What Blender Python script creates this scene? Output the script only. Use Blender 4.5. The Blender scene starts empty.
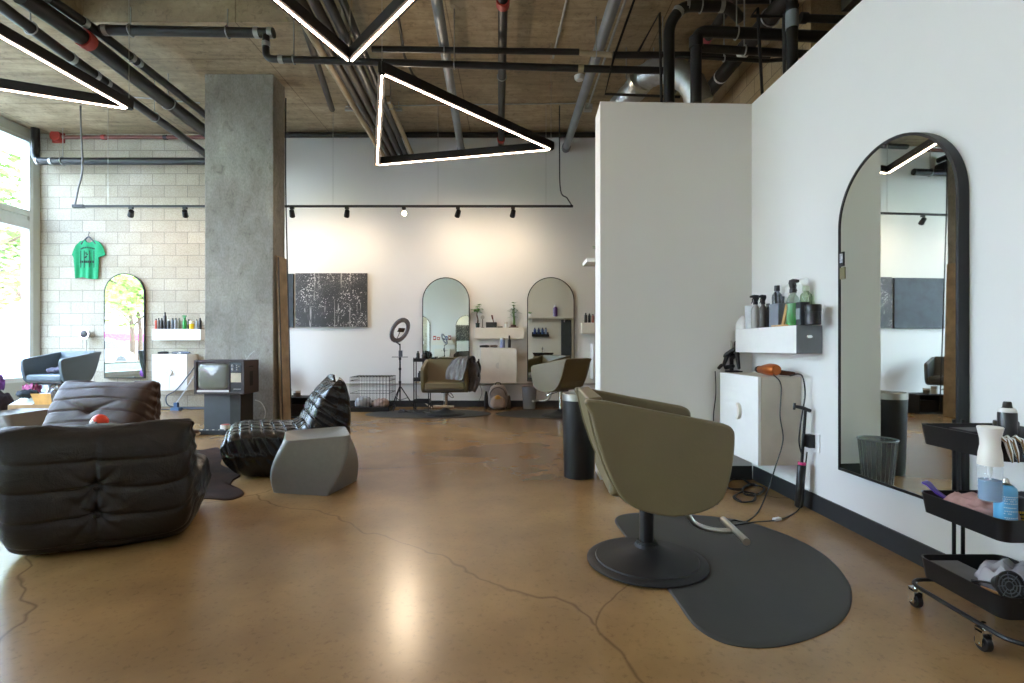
import bpy, bmesh, math, random
from mathutils import Vector, Matrix
random.seed(7)
PI = math.pi
SC = bpy.context.scene
COL = SC.collection
F = 512.0; HC = 1.06; HY = 346.0

def P(px, py, Y):                       # a point seen at (px, py) at distance Y
    return Vector(((px - 512) / F * Y, Y, HC - (py - HY) / F * Y))
def FL(px, py, z=0.0):                  # a point on the floor (or at height z)
    Y = F * (HC - z) / (py - HY)
    return Vector(((px - 512) / F * Y, Y, z))
def CE(px, py, dz):                     # a point dz above the eye
    Y = F * dz / (HY - py)
    return Vector(((px - 512) / F * Y, Y, HC + dz))

# ------------------------------------------------------------------ materials
def lin(c):
    return tuple((x / 12.92 if x <= .04045 else ((x + .055) / 1.055) ** 2.4) for x in c)
def hexc(h):
    h = h.lstrip('#'); return lin([int(h[i:i + 2], 16) / 255 for i in (0, 2, 4)]) + (1,)
def new_mat(name):
    m = bpy.data.materials.new(name); m.use_nodes = True
    nt = m.node_tree; b = nt.nodes['Principled BSDF']
    return m, nt, b
def N(nt, t, **kw):
    n = nt.nodes.new(t)
    for k, v in kw.items():
        if k in n.inputs: n.inputs[k].default_value = v
        else: setattr(n, k, v)
    return n
def L(nt, a, b): nt.links.new(a, b)
def coords(nt, scale=(1, 1, 1), src='Object', rot=(0, 0, 0)):
    tc = N(nt, 'ShaderNodeTexCoord'); mp = N(nt, 'ShaderNodeMapping')
    mp.inputs['Scale'].default_value = scale; mp.inputs['Rotation'].default_value = rot
    L(nt, tc.outputs[src], mp.inputs['Vector']); return mp.outputs['Vector']
def ramp(nt, fac, stops):
    r = N(nt, 'ShaderNodeValToRGB'); e = r.color_ramp.elements
    while len(e) < len(stops): e.new(.5)
    for i, (p, c) in enumerate(stops):
        e[i].position = p; e[i].color = c if len(c) == 4 else tuple(c) + (1,)
    L(nt, fac, r.inputs['Fac']); return r.outputs['Color']
def mixc(nt, fac, a, b, mode='MIX'):
    m = N(nt, 'ShaderNodeMix', data_type='RGBA', blend_type=mode)
    if isinstance(fac, float): m.inputs[0].default_value = fac
    else: L(nt, fac, m.inputs[0])
    for i, x in ((6, a), (7, b)):
        if isinstance(x, tuple): m.inputs[i].default_value = x
        else: L(nt, x, m.inputs[i])
    return m.outputs[2]
def bump(nt, b, h, s, d=.01):
    n = N(nt, 'ShaderNodeBump'); n.inputs['Strength'].default_value = s; n.inputs['Distance'].default_value = d
    L(nt, h, n.inputs['Height']); L(nt, n.outputs['Normal'], b.inputs['Normal'])
def noise(nt, vec, scale, detail=4, rough=.55, dist=0):
    n = N(nt, 'ShaderNodeTexNoise'); n.inputs['Scale'].default_value = scale; n.inputs['Detail'].default_value = detail
    n.inputs['Roughness'].default_value = rough; n.inputs['Distortion'].default_value = dist
    L(nt, vec, n.inputs['Vector']); return n.outputs['Fac']
MATS = {}
def plain(name, h, rough=.5, metal=0.0, var=.12, scale=12, bmp=0.0, bscale=60, spec=.5, coat=0):
    if name in MATS: return MATS[name]
    m, nt, b = new_mat(name); c = hexc(h)
    v = coords(nt)
    f = noise(nt, v, scale, 3)
    lo = tuple(x * (1 - var) for x in c[:3]) + (1,); hi = tuple(min(1, x * (1 + var)) for x in c[:3]) + (1,)
    L(nt, ramp(nt, f, [(.3, lo), (.7, hi)]), b.inputs['Base Color'])
    b.inputs['Roughness'].default_value = rough; b.inputs['Metallic'].default_value = metal
    b.inputs['Specular IOR Level'].default_value = spec
    b.inputs['Coat Weight'].default_value = coat
    if bmp: bump(nt, b, noise(nt, v, bscale, 3), bmp, .003)
    MATS[name] = m; return m
def glassy(name, tint=(1, 1, 1, 1), amount=.9, rough=.03):
    if name in MATS: return MATS[name]
    m, nt, b = new_mat(name)
    b.inputs['Base Color'].default_value = tint; b.inputs['Roughness'].default_value = rough
    t = N(nt, 'ShaderNodeBsdfTransparent'); t.inputs['Color'].default_value = tint
    mx = N(nt, 'ShaderNodeMixShader'); mx.inputs[0].default_value = 1 - amount
    L(nt, t.outputs[0], mx.inputs[1]); L(nt, b.outputs[0], mx.inputs[2])
    L(nt, mx.outputs[0], nt.nodes['Material Output'].inputs['Surface'])
    MATS[name] = m; return m
def emis(name, h, s):
    if name in MATS: return MATS[name]
    m, nt, b = new_mat(name); c = hexc(h)
    b.inputs['Base Color'].default_value = c
    b.inputs['Emission Color'].default_value = c; b.inputs['Emission Strength'].default_value = s
    MATS[name] = m; return m

def mat_floor():
    m, nt, b = new_mat('polished_concrete'); v = coords(nt)
    vo_ = N(nt, 'ShaderNodeVectorMath', operation='ADD'); vo_.inputs[1].default_value = (3.1, 7.7, .43); L(nt, v, vo_.inputs[0]); v = vo_.outputs[0]
    a = noise(nt, v, .5, 4, .5, .3); c = noise(nt, v, 2.4, 5, .55, 0); d = noise(nt, v, 40, 4, .7)
    base = ramp(nt, a, [(.3, hexc('#76593a')), (.5, hexc('#95744b')), (.7, hexc('#b29163'))])
    mr = N(nt, 'ShaderNodeMapRange'); mr.inputs['From Min'].default_value = .2; mr.inputs['From Max'].default_value = .8; mr.inputs['To Min'].default_value = .55; mr.inputs['To Max'].default_value = 1.05
    L(nt, c, mr.inputs['Value']); cbf = N(nt, 'ShaderNodeCombineColor')
    for q in range(3): L(nt, mr.outputs[0], cbf.inputs[q])
    fine = cbf.outputs[0]
    base = mixc(nt, .75, base, fine, 'MULTIPLY')
    sp = ramp(nt, d, [(.28, hexc('#b5b5b5')), (.45, (1, 1, 1, 1))])
    base = mixc(nt, .5, base, sp, 'MULTIPLY')
    # hairline cracks
    vw = N(nt, 'ShaderNodeVectorMath', operation='ADD')
    nz = N(nt, 'ShaderNodeTexNoise'); nz.inputs['Scale'].default_value = 1.6; nz.inputs['Detail'].default_value = 3
    L(nt, v, nz.inputs['Vector'])
    sc_ = N(nt, 'ShaderNodeVectorMath', operation='SCALE'); sc_.inputs['Scale'].default_value = .5
    L(nt, nz.outputs['Color'], sc_.inputs[0]); L(nt, v, vw.inputs[0]); L(nt, sc_.outputs[0], vw.inputs[1])
    vo = N(nt, 'ShaderNodeTexVoronoi', feature='DISTANCE_TO_EDGE', voronoi_dimensions='2D'); vo.inputs['Scale'].default_value = .42
    L(nt, vw.outputs[0], vo.inputs['Vector'])
    cr = ramp(nt, vo.outputs['Distance'], [(.0, hexc('#7a7066')), (.0035, (1, 1, 1, 1))])
    base = mixc(nt, .55, base, cr, 'MULTIPLY')
    L(nt, base, b.inputs['Base Color'])
    b.inputs['Roughness'].default_value = .27
    b.inputs['Specular IOR Level'].default_value = .5
    bump(nt, b, noise(nt, v, 2.2, 3), .10, .02)
    return m
def mat_wall(name='painted_plaster', h='#e2e1dd'):
    m, nt, b = new_mat(name); v = coords(nt)
    c = hexc(h)
    a = noise(nt, v, .8, 5)
    L(nt, ramp(nt, a, [(.3, tuple(x * .95 for x in c[:3])), (.7, c)]), b.inputs['Base Color'])
    b.inputs['Roughness'].default_value = .62; b.inputs['Specular IOR Level'].default_value = .3
    bump(nt, b, noise(nt, v, 90, 3), .12, .002)
    return m
def mat_block(name='concrete_block', c1='#c2bbac', c2='#b4ad9e', mort='#918b82', axis='XZ', off=(0, 0), bw=.4064, rh=.2032):
    m, nt, b = new_mat(name)
    tc = N(nt, 'ShaderNodeTexCoord'); sp = N(nt, 'ShaderNodeSeparateXYZ'); cb = N(nt, 'ShaderNodeCombineXYZ')
    L(nt, tc.outputs['Object'], sp.inputs[0])
    ax = N(nt, 'ShaderNodeMath', operation='ADD'); ax.inputs[1].default_value = 40 + off[0]
    az = N(nt, 'ShaderNodeMath', operation='ADD'); az.inputs[1].default_value = 2 * .2032 * 20 + off[1]
    L(nt, sp.outputs['X' if axis == 'XZ' else 'Y'], ax.inputs[0]); L(nt, sp.outputs['Z'], az.inputs[0])
    L(nt, ax.outputs[0], cb.inputs[0]); L(nt, az.outputs[0], cb.inputs[1])
    br = N(nt, 'ShaderNodeTexBrick'); br.inputs['Scale'].default_value = 1
    br.inputs['Brick Width'].default_value = bw; br.inputs['Row Height'].default_value = rh
    br.inputs['Mortar Size'].default_value = .006; br.inputs['Mortar Smooth'].default_value = .3
    br.inputs['Color1'].default_value = hexc(c1); br.inputs['Color2'].default_value = hexc(c2); br.inputs['Mortar'].default_value = hexc(mort)
    L(nt, cb.outputs[0], br.inputs['Vector'])
    v = tc.outputs['Object']
    n1 = noise(nt, v, 60, 5, .7); n2 = noise(nt, v, 1.1, 4)
    base = mixc(nt, .6, br.outputs['Color'], ramp(nt, n1, [(.3, hexc('#a89f90')), (.6, (1, 1, 1, 1))]), 'MULTIPLY')
    base = mixc(nt, .5, base, ramp(nt, n2, [(.3, hexc('#d8cdb8')), (.7, (1, 1, 1, 1))]), 'MULTIPLY')
    L(nt, base, b.inputs['Base Color']); b.inputs['Roughness'].default_value = .85
    mu = N(nt, 'ShaderNodeMath', operation='MULTIPLY_ADD'); mu.inputs[1].default_value = -1.0
    L(nt, br.outputs['Fac'], mu.inputs[0]); L(nt, n1, mu.inputs[2])
    bump(nt, b, mu.outputs[0], .5, .006)
    return m
def mat_column():
    m, nt, b = new_mat('column_concrete'); v = coords(nt, (1, 1, .6))
    a = noise(nt, v, 1.6, 8, .62, .5); c = noise(nt, v, 9, 8, .7, 1.0); d = noise(nt, v, 50, 4)
    base = ramp(nt, a, [(.3, hexc('#8b8880')), (.55, hexc('#a7a49b')), (.75, hexc('#bdb9ae'))])
    base = mixc(nt, .6, base, ramp(nt, c, [(.28, hexc('#5e5a50')), (.42, hexc('#d8d6ce')), (.7, (1, 1, 1, 1))]), 'MULTIPLY')
    base = mixc(nt, .3, base, ramp(nt, d, [(.3, hexc('#888888')), (.6, (1, 1, 1, 1))]), 'MULTIPLY')
    L(nt, base, b.inputs['Base Color']); b.inputs['Roughness'].default_value = .7
    bump(nt, b, c, .35, .008)
    return m
def mat_ceiling():
    m, nt, b = new_mat('board_formed_concrete'); v = coords(nt, (1, 1, 1)); vs = coords(nt, (.5, 4, 1))
    a = noise(nt, v, .8, 7, .65, .6); c = noise(nt, vs, 3, 8, .7, .3); d = noise(nt, v, 12, 6, .7, .8)
    base = ramp(nt, a, [(.3, hexc('#8c7d66')), (.5, hexc('#a99779')), (.7, hexc('#c2b092'))])
    base = mixc(nt, .55, base, ramp(nt, c, [(.3, hexc('#8f8775')), (.6, (1, 1, 1, 1))]), 'MULTIPLY')
    base = mixc(nt, .45, base, ramp(nt, d, [(.3, hexc('#6e6252')), (.5, (1, 1, 1, 1)), (.8, (1, 1, 1, 1))]), 'MULTIPLY')
    br = N(nt, 'ShaderNodeTexBrick'); br.inputs['Scale'].default_value = 1
    br.inputs['Brick Width'].default_value = 2.44; br.inputs['Row Height'].default_value = 1.22
    br.inputs['Mortar Size'].default_value = .008; br.offset = 0.0
    br.inputs['Color1'].default_value = (1, 1, 1, 1); br.inputs['Color2'].default_value = (.93, .91, .88, 1); br.inputs['Mortar'].default_value = (.45, .4, .34, 1)
    vv = N(nt, 'ShaderNodeVectorMath', operation='ADD'); vv.inputs[1].default_value = (30, 30, 0)
    L(nt, v, vv.inputs[0]); L(nt, vv.outputs[0], br.inputs['Vector'])
    base = mixc(nt, .8, base, br.outputs['Color'], 'MULTIPLY')
    L(nt, base, b.inputs['Base Color']); b.inputs['Roughness'].default_value = .8
    bump(nt, b, d, .4, .01)
    return m
def mat_leather(name, h='#15120f', rough=.40, bs=.5, wsc=6):
    m, nt, b = new_mat(name); v = coords(nt)
    w = noise(nt, v, wsc, 4, .55, .8); g = noise(nt, v, 160, 3)
    c = hexc(h)
    L(nt, ramp(nt, w, [(.3, tuple(x * .8 for x in c[:3])), (.75, tuple(x * 1.5 for x in c[:3]))]), b.inputs['Base Color'])
    b.inputs['Roughness'].default_value = rough
    ad = N(nt, 'ShaderNodeMath', operation='MULTIPLY_ADD'); ad.inputs[1].default_value = .12
    L(nt, g, ad.inputs[0]); L(nt, w, ad.inputs[2])
    bump(nt, b, ad.outputs[0], bs, .02)
    b.inputs['Specular IOR Level'].default_value = .45
    return m
M_FLOOR = mat_floor(); M_WALL = mat_wall(); M_BLOCK = mat_block(); M_COL = mat_column(); M_CEIL = mat_ceiling()
M_BLOCK_R = mat_block('tan_block', '#b39b78', '#a58d6c', '#7d6c55', 'YZ')
M_LEATHER = mat_leather('black_leather')
M_OLIVE = plain('olive_vinyl', '#6d6348', .42, 0, .05, 5, .25, 90)
M_BLACKMET = plain('black_metal', '#1c1c1d', .42, .3, .15)
M_BLACKP = plain('black_plastic', '#161616', .4, 0, .15)
M_MATTE = plain('matt_black', '#141414', .62)
M_CHROME = plain('chrome', '#d9d9d6', .14, 1.0, .04)
M_STEEL = plain('brushed_steel', '#b9b7b0', .3, 1.0, .06)
M_WHITE = plain('white_laminate', '#e9e9e6', .35, 0, .02)
M_CREAM = plain('cream_laminate', '#e3dccf', .4, 0, .03)
M_PIPE = plain('black_pipe', '#232323', .4, .25, .25, 6)
M_GREYPIPE = plain('grey_pipe', '#7f8488', .45, .1, .12, 5)
M_TANPIPE = plain('tan_pipe', '#a8987a', .55, .1, .12, 5)
M_BRPIPE = plain('brown_pipe', '#3a332b', .5, .2, .2, 5)
M_RED = plain('red_paint', '#a03328', .5)
M_GALV = plain('galvanised_steel', '#a9aba9', .42, .8, .1, 20)
M_LED = emis('warm_led', '#ffd9be', 22.0)
M_BASE = plain('baseboard_rubber', '#26282a', .5)
M_MIRROR = plain('mirror_glass', '#e4ebe6', .015, 1.0, .0)
M_RUBBER = plain('rubber_mat', '#33322f', .6, 0, .12, 3, .2, 120)

# ------------------------------------------------------------------ mesh builder
def frame_of(d):
    d = d.normalized(); up = Vector((0, 0, 1)) if abs(d.z) < .9 else Vector((1, 0, 0))
    a = d.cross(up).normalized(); b = a.cross(d).normalized(); return a, b
def catmull(pts, k=6, closed=False):
    pts = [Vector(p) for p in pts]; n = len(pts); out = []
    rng = range(n) if closed else range(n - 1)
    for i in rng:
        if closed: p0, p1, p2, p3 = pts[(i - 1) % n], pts[i], pts[(i + 1) % n], pts[(i + 2) % n]
        else: p0, p1, p2, p3 = pts[max(i - 1, 0)], pts[i], pts[i + 1], pts[min(i + 2, n - 1)]
        for j in range(k):
            t = j / k; t2 = t * t; t3 = t2 * t
            out.append(.5 * ((2 * p1) + (-p0 + p2) * t + (2 * p0 - 5 * p1 + 4 * p2 - p3) * t2 + (-p0 + 3 * p1 - 3 * p2 + p3) * t3))
    if not closed: out.append(pts[-1])
    return out
class MB:
    def __init__(s): s.v = []; s.f = []
    def add(s, vs, fs, M=None):
        o = len(s.v)
        for p in vs:
            p = Vector(p); s.v.append(M @ p if M is not None else p)
        for f in fs: s.f.append([i + o for i in f])
        return s
    def box(s, c, d, rz=0, M=None):
        x, y, z = d[0] / 2, d[1] / 2, d[2] / 2
        vs = [(-x, -y, -z), (x, -y, -z), (x, y, -z), (-x, y, -z), (-x, -y, z), (x, -y, z), (x, y, z), (-x, y, z)]
        T = Matrix.Translation(c) @ Matrix.Rotation(rz, 4, 'Z')
        if M is not None: T = T @ M
        return s.add(vs, [(0, 3, 2, 1), (4, 5, 6, 7), (0, 1, 5, 4), (1, 2, 6, 5), (2, 3, 7, 6), (3, 0, 4, 7)], T)
    def bb(s, x0, x1, y0, y1, z0, z1):
        return s.box(((x0 + x1) / 2, (y0 + y1) / 2, (z0 + z1) / 2), (abs(x1 - x0), abs(y1 - y0), abs(z1 - z0)))
    def cyl(s, p1, p2, r1, r2=None, n=16, cap=True):
        p1 = Vector(p1); p2 = Vector(p2); r2 = r1 if r2 is None else r2
        a, b = frame_of(p2 - p1); vs = []
        for p, r in ((p1, r1), (p2, r2)):
            for i in range(n):
                t = 2 * PI * i / n; vs.append(p + (a * math.cos(t) + b * math.sin(t)) * r)
        fs = [(i, (i + 1) % n, n + (i + 1) % n, n + i) for i in range(n)]
        if cap: fs += [tuple(range(n))[::-1], tuple(range(n, 2 * n))]
        return s.add(vs, fs)
    def tube(s, pts, r, n=8, closed=False):
        pts = [Vector(p) for p in pts]; m = len(pts); vs = []; fs = []
        a = None
        for i, p in enumerate(pts):
            if closed: d = pts[(i + 1) % m] - pts[(i - 1) % m]
            else: d = pts[min(i + 1, m - 1)] - pts[max(i - 1, 0)]
            if d.length < 1e-9: d = Vector((0, 0, 1))
            d.normalize()
            if a is None: a, b = frame_of(d)
            else:
                a = (a - d * a.dot(d))
                a = a.normalized() if a.length > 1e-6 else frame_of(d)[0]
                b = a.cross(d)
            rr = r[i] if isinstance(r, (list, tuple)) else r
            for j in range(n):
                t = 2 * PI * j / n; vs.append(p + (a * math.cos(t) + b * math.sin(t)) * rr)
        for i in range(m if closed else m - 1):
            k = (i + 1) % m
            for j in range(n): fs.append((i * n + j, i * n + (j + 1) % n, k * n + (j + 1) % n, k * n + j))
        if not closed: fs += [tuple(range(n))[::-1], tuple(range((m - 1) * n, m * n))]
        return s.add(vs, fs)
    def lathe(s, prof, c=(0, 0, 0), n=32, M=None, sx=1, sy=1):
        vs = []; fs = []; c = Vector(c); m = len(prof)
        for r, z in prof:
            for i in range(n):
                t = 2 * PI * i / n; vs.append(Vector((r * math.cos(t) * sx, r * math.sin(t) * sy, z)))
        for k in range(m - 1):
            for i in range(n): fs.append((k * n + i, k * n + (i + 1) % n, (k + 1) * n + (i + 1) % n, (k + 1) * n + i))
        if prof[0][0] > 1e-5: fs.append(tuple(range(n))[::-1])
        if prof[-1][0] > 1e-5: fs.append(tuple(range((m - 1) * n, m * n)))
        T = Matrix.Translation(c)
        if M is not None: T = T @ M
        return s.add(vs, fs, T)
    def loft(s, rings, cap=True, closed=True):
        n = len(rings[0]); vs = [p for r in rings for p in r]; fs = []
        for k in range(len(rings) - 1):
            for i in range(n if closed else n - 1):
                fs.append((k * n + i, k * n + (i + 1) % n, (k + 1) * n + (i + 1) % n, (k + 1) * n + i))
        if cap: fs += [tuple(range(n))[::-1], tuple(range((len(rings) - 1) * n, len(rings) * n))]
        return s.add(vs, fs)
    def prism(s, poly, ax, a, b):           # poly of 2-D points, extruded along axis ax from a to b
        def mk(p, t):
            return Vector({'x': (t, p[0], p[1]), 'y': (p[0], t, p[1]), 'z': (p[0], p[1], t)}[ax])
        n = len(poly)
        vs = [mk(p, a) for p in poly] + [mk(p, b) for p in poly]
        fs = [(i, (i + 1) % n, n + (i + 1) % n, n + i) for i in range(n)] + [tuple(range(n))[::-1], tuple(range(n, 2 * n))]
        return s.add(vs, fs)
    def sphere(s, c, r, n=16, m=10):
        if not isinstance(r, (tuple, list)): r = (r, r, r)
        vs = [Vector((0, 0, -1))]; fs = []
        for k in range(1, m):
            ph = -PI / 2 + PI * k / m
            for i in range(n): vs.append(Vector((math.cos(ph) * math.cos(2 * PI * i / n), math.cos(ph) * math.sin(2 * PI * i / n), math.sin(ph))))
        vs.append(Vector((0, 0, 1)))
        for i in range(n): fs.append((0, 1 + (i + 1) % n, 1 + i))
        for k in range(m - 2):
            for i in range(n): fs.append((1 + k * n + i, 1 + k * n + (i + 1) % n, 1 + (k + 1) * n + (i + 1) % n, 1 + (k + 1) * n + i))
        T = len(vs) - 1
        for i in range(n): fs.append((1 + (m - 2) * n + i, 1 + (m - 2) * n + (i + 1) % n, T))
        return s.add([Vector(c) + Vector((v.x * r[0], v.y * r[1], v.z * r[2])) for v in vs], fs)
    def build(s, name, mat, parent=None, smooth=40, bevel=0, seg=2, subsurf=0, recenter=False):
        me = bpy.data.meshes.new(name)
        off = Vector((0, 0, 0))
        if recenter:
            xs = [v.x for v in s.v]; ys = [v.y for v in s.v]; zs = [v.z for v in s.v]
            off = Vector(((min(xs) + max(xs)) / 2, (min(ys) + max(ys)) / 2, min(zs)))
        me.from_pydata([tuple(v - off) for v in s.v], [], s.f)
        bm = bmesh.new(); bm.from_mesh(me); bmesh.ops.recalc_face_normals(bm, faces=bm.faces); bm.to_mesh(me); bm.free()
        me.materials.append(mat)
        if smooth:
            me.shade_smooth()
            me.set_sharp_from_angle(angle=math.radians(smooth))
        o = bpy.data.objects.new(name, me); COL.objects.link(o)
        o.location = off
        if parent: o.parent = parent
        if bevel:
            md = o.modifiers.new('bevel', 'BEVEL'); md.width = bevel; md.segments = seg; md.limit_method = 'ANGLE'; md.angle_limit = .7
            me.shade_smooth(); md.harden_normals = True
        if subsurf:
            md = o.modifiers.new('sub', 'SUBSURF'); md.levels = md.render_levels = subsurf
        return o
def thing(name, label, cat, loc=(0, 0, 0), rz=0, group=None):
    o = bpy.data.objects.new(name, None); COL.objects.link(o)
    o.location = loc; o.rotation_euler = (0, 0, rz); o['label'] = label; o['category'] = cat; o.empty_display_size = .1
    if group: o['group'] = group
    return o
def tag(o, label, cat, group=None, kind=None):
    o['label'] = label; o['category'] = cat
    if group: o['group'] = group
    if kind: o['kind'] = kind
    return o
def struct(o):
    o['kind'] = 'structure'; return o
def part_label(o, label): o['label'] = label; return o
def dup(root, loc, rz, label, group=None):
    def cp(o, par):
        c = o.copy(); COL.objects.link(c)
        if par is not None: c.parent = par
        for k in [x for x in COL.objects if x.parent == o]: cp(k, c)
        return c
    r = cp(root, None); r.location = loc; r.rotation_euler = (0, 0, rz); r['label'] = label
    if group: r['group'] = group
    return r

# ------------------------------------------------------------------ the room
YB = 8.93; ZC = 4.76; XL = -8.23; YF = -2.2
A2 = -.0352                                     # the right wall leans 2 degrees off square
def RW(Y): return 2.066 + A2 * Y
def rwp(s, Y, z=0):                             # point s out from the right wall
    return Vector((RW(Y) - s, Y, z))
struct(MB().bb(XL - .2, 5.0, YF - .2, YB + .2, -.15, 0).build('floor', M_FLOOR, smooth=0))
# ceiling with a recess ahead of the column
m = MB(); rx0, rx1, ry0, ry1 = -4.9, -2.55, 3.2, 5.85
m.bb(XL - .3, rx0, YF - .2, YB + .2, ZC, ZC + .5); m.bb(rx1, 5.0, YF - .2, YB + .2, ZC, ZC + .5)
m.bb(rx0, rx1, YF - .2, ry0, ZC, ZC + .5); m.bb(rx0, rx1, ry1, YB + .2, ZC, ZC + .5); m.bb(rx0 - .1, rx1 + .1, ry0 - .1, ry1 + .1, ZC + .3, ZC + .55)
struct(m.build('ceiling', M_CEIL, smooth=0))
XS = -5.15
struct(MB().bb(XL - .2, XS, YB, YB + .2, 0, ZC).build('wall_back_left', M_BLOCK, smooth=0))
struct(MB().bb(XS, 5.0, YB, YB + .2, 0, ZC).build('wall_back', M_WALL, smooth=0))
struct(MB().bb(XL - .2, 5.0, YF - .2, YF, 0, ZC).build('wall_front', M_WALL, smooth=0))
# low right partition wall and the return wall
def slab(x_of, t, y0, y1, z0, z1):
    m = MB(); m.add([(x_of(y0), y0, z0), (x_of(y0) + t, y0, z0), (x_of(y1) + t, y1, z0), (x_of(y1), y1, z0),
                     (x_of(y0), y0, z1), (x_of(y0) + t, y0, z1), (x_of(y1) + t, y1, z1), (x_of(y1), y1, z1)],
                    [(0, 3, 2, 1), (4, 5, 6, 7), (0, 1, 5, 4), (1, 2, 6, 5), (2, 3, 7, 6), (3, 0, 4, 7)])
    return m
ZR = 3.0
struct(slab(RW, .14, YF, 4.42, 0, ZR).build('wall_right', M_WALL, smooth=0))
yw = 4.06                                        # partition, square to the right wall
def yp(x): return yw + (x - .70) * .0352
m = MB(); x0, x1 = .70, RW(4.1) - .0005
m.add([(x0, yp(x0), 0), (x1, yp(x1), 0), (x1, yp(x1) + .30, 0), (x0 + .01, yp(x0) + .30, 0), (x0, yp(x0), ZR), (x1, yp(x1), ZR), (x1, yp(x1) + .30, ZR), (x0 + .01, yp(x0) + .30, ZR)],
      [(0, 3, 2, 1), (4, 5, 6, 7), (0, 1, 5, 4), (1, 2, 6, 5), (2, 3, 7, 6), (3, 0, 4, 7)])
struct(m.build('wall_partition', M_WALL, smooth=0))
struct(MB().bb(2.9, 3.1, 4.97, YB, 0, ZC).build('wall_outer_right', M_BLOCK_R, smooth=0))
struct(MB().bb(4.6, 4.8, YF, 4.97, 0, ZC).build('wall_outer_far_right', M_BLOCK_R, smooth=0))
struct(MB().bb(3.1, 4.7, 4.97, 5.1, 0, ZC).build('wall_outer_return', M_BLOCK_R, smooth=0))
# baseboards
m = slab(lambda y: RW(y) - .012, .011, YF, 4.06, 0, .11); struct(m.build('baseboard_right', M_BASE, smooth=0))
struct(MB().bb(XS + .01, 2.89, YB - .012, YB - .0005, 0, .11).build('baseboard_back', M_BASE, smooth=0))
struct(MB().bb(.72, 1.9, yw - .007, yw - .0005 , 0, .11).build('baseboard_partition', M_BASE, smooth=0))
struct(MB().bb(XL, 2.1, YF + .0005, YF + .012, 0, .11).build('baseboard_front', M_BASE, smooth=0))
# column
XC0, XC1, YC0, YC1 = -4.18, -3.245, 6.96, 7.32
co = MB().bb(XC0, XC1, YC0, YC1, 0, ZC).build('column', M_COL, smooth=0, bevel=.012); struct(co); co.name = 'wall_column'
# raceway along the back wall
struct(MB().bb(-3.3, 2.85, YB - .016, YB - .0005, .385, .415).build('trim_1', plain('grey_trim', '#b3b0a8', .5), smooth=0))

# window wall on the left
M_FRAME = plain('window_aluminium', '#d8e0e0', .4, .2, .04)
M_WGLASS = glassy('window_glass', (.99, 1, 1, 1), .95)
sill, top = .45, 4.60; fx = XL
m = MB(); m.bb(XL - .2, XL, YF, YB, 0, sill); m.bb(XL - .2, XL, YF, YB, top, ZC); m.bb(XL - .2, XL, 8.80, YB, sill, top); m.bb(XL - .2, XL, YF, -1.9, sill, top)
struct(m.build('wall_left', mat_wall('painted_grey_plaster', '#c3cac4'), smooth=0))
ys = [-1.9, .7, 3.2, 5.5, 8.80]
for i in range(4):
    a, b_ = ys[i], ys[i + 1]
    w = MB()
    for (p, q, r, s_) in ((a, a + .07, sill, top), (b_ - .07, b_, sill, top)): w.bb(fx - .14, fx + .005, p, q, r, s_)
    for r, s_ in ((sill, sill + .08), (3.05, 3.20), (3.27, 3.37), (top - .07, top)): w.bb(fx - .14, fx + .002, a + .07, b_ - .07, r, s_)
    w.bb(fx - .11, fx - .03, a + .07, b_ - .07, 3.2, 3.27)
    fr = w.build('window_%d' % (i + 1), M_FRAME, smooth=0, bevel=.004); struct(fr)
    for z0, z1 in ((sill + .08, 3.05), (3.37, top - .07)):
        g = MB().bb(fx - .085, fx - .079, a + .07, b_ - .07, z0, z1).build('glass_pane', M_WGLASS, fr, smooth=0)
    ld = bpy.data.lights.new('window_portal', 'AREA'); ld.shape = 'RECTANGLE'; ld.size = top - sill; ld.size_y = b_ - a
    ld.cycles.is_portal = True
    lo = bpy.data.objects.new('window_portal', ld); COL.objects.link(lo); lo.location = (fx - .22, (a + b_) / 2, (sill + top) / 2)
    lo.rotation_euler = (0, -PI / 2, 0)

# ------------------------------------------------------------------ camera, sky, view
cd = bpy.data.cameras.new('camera'); cam = bpy.data.objects.new('camera', cd); COL.objects.link(cam)
cam.location = (0, 0, HC); cam.rotation_euler = (PI / 2, 0, 0)
cd.sensor_width = 36; cd.lens = 18.0; cd.shift_y = (HY - 341.5) / 1024; cd.clip_start = .05
SC.camera = cam
w = bpy.data.worlds.new('world'); SC.world = w; w.use_nodes = True; nt = w.node_tree
bg = nt.nodes['Background']
tc = N(nt, 'ShaderNodeTexCoord'); sx = N(nt, 'ShaderNodeSeparateXYZ'); L(nt, tc.outputs['Generated'], sx.inputs[0])
c = ramp(nt, sx.outputs['Z'], [(.0, hexc('#dbe8f8')), (.25, hexc('#c6dcfa')), (1.0, hexc('#a6c8f4'))])
L(nt, c, bg.inputs['Color']); bg.inputs['Strength'].default_value = WORLD_S if 'WORLD_S' in globals() else 17.5
sd = bpy.data.lights.new('sun', 'SUN'); sd.energy = 14; sd.angle = .02; sd.color = (1, .97, .93)
so = bpy.data.objects.new('sun', sd); COL.objects.link(so); so.rotation_euler = (math.radians(14), math.radians(28), 0)
SC.view_settings.view_transform = 'Standard'; SC.view_settings.look = 'None'
SC.view_settings.gamma = 1; SC.view_settings.use_curve_mapping = False; SC.view_settings.exposure = .72
SC.cycles.max_bounces = 10; SC.cycles.diffuse_bounces = 8; SC.cycles.glossy_bounces = 5; SC.cycles.transparent_max_bounces = 12
SC.cycles.sample_clamp_indirect = 6
SC.cycles.use_denoising = True
try: SC.cycles.denoiser = 'OPENIMAGEDENOISE'
except Exception: pass
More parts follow.
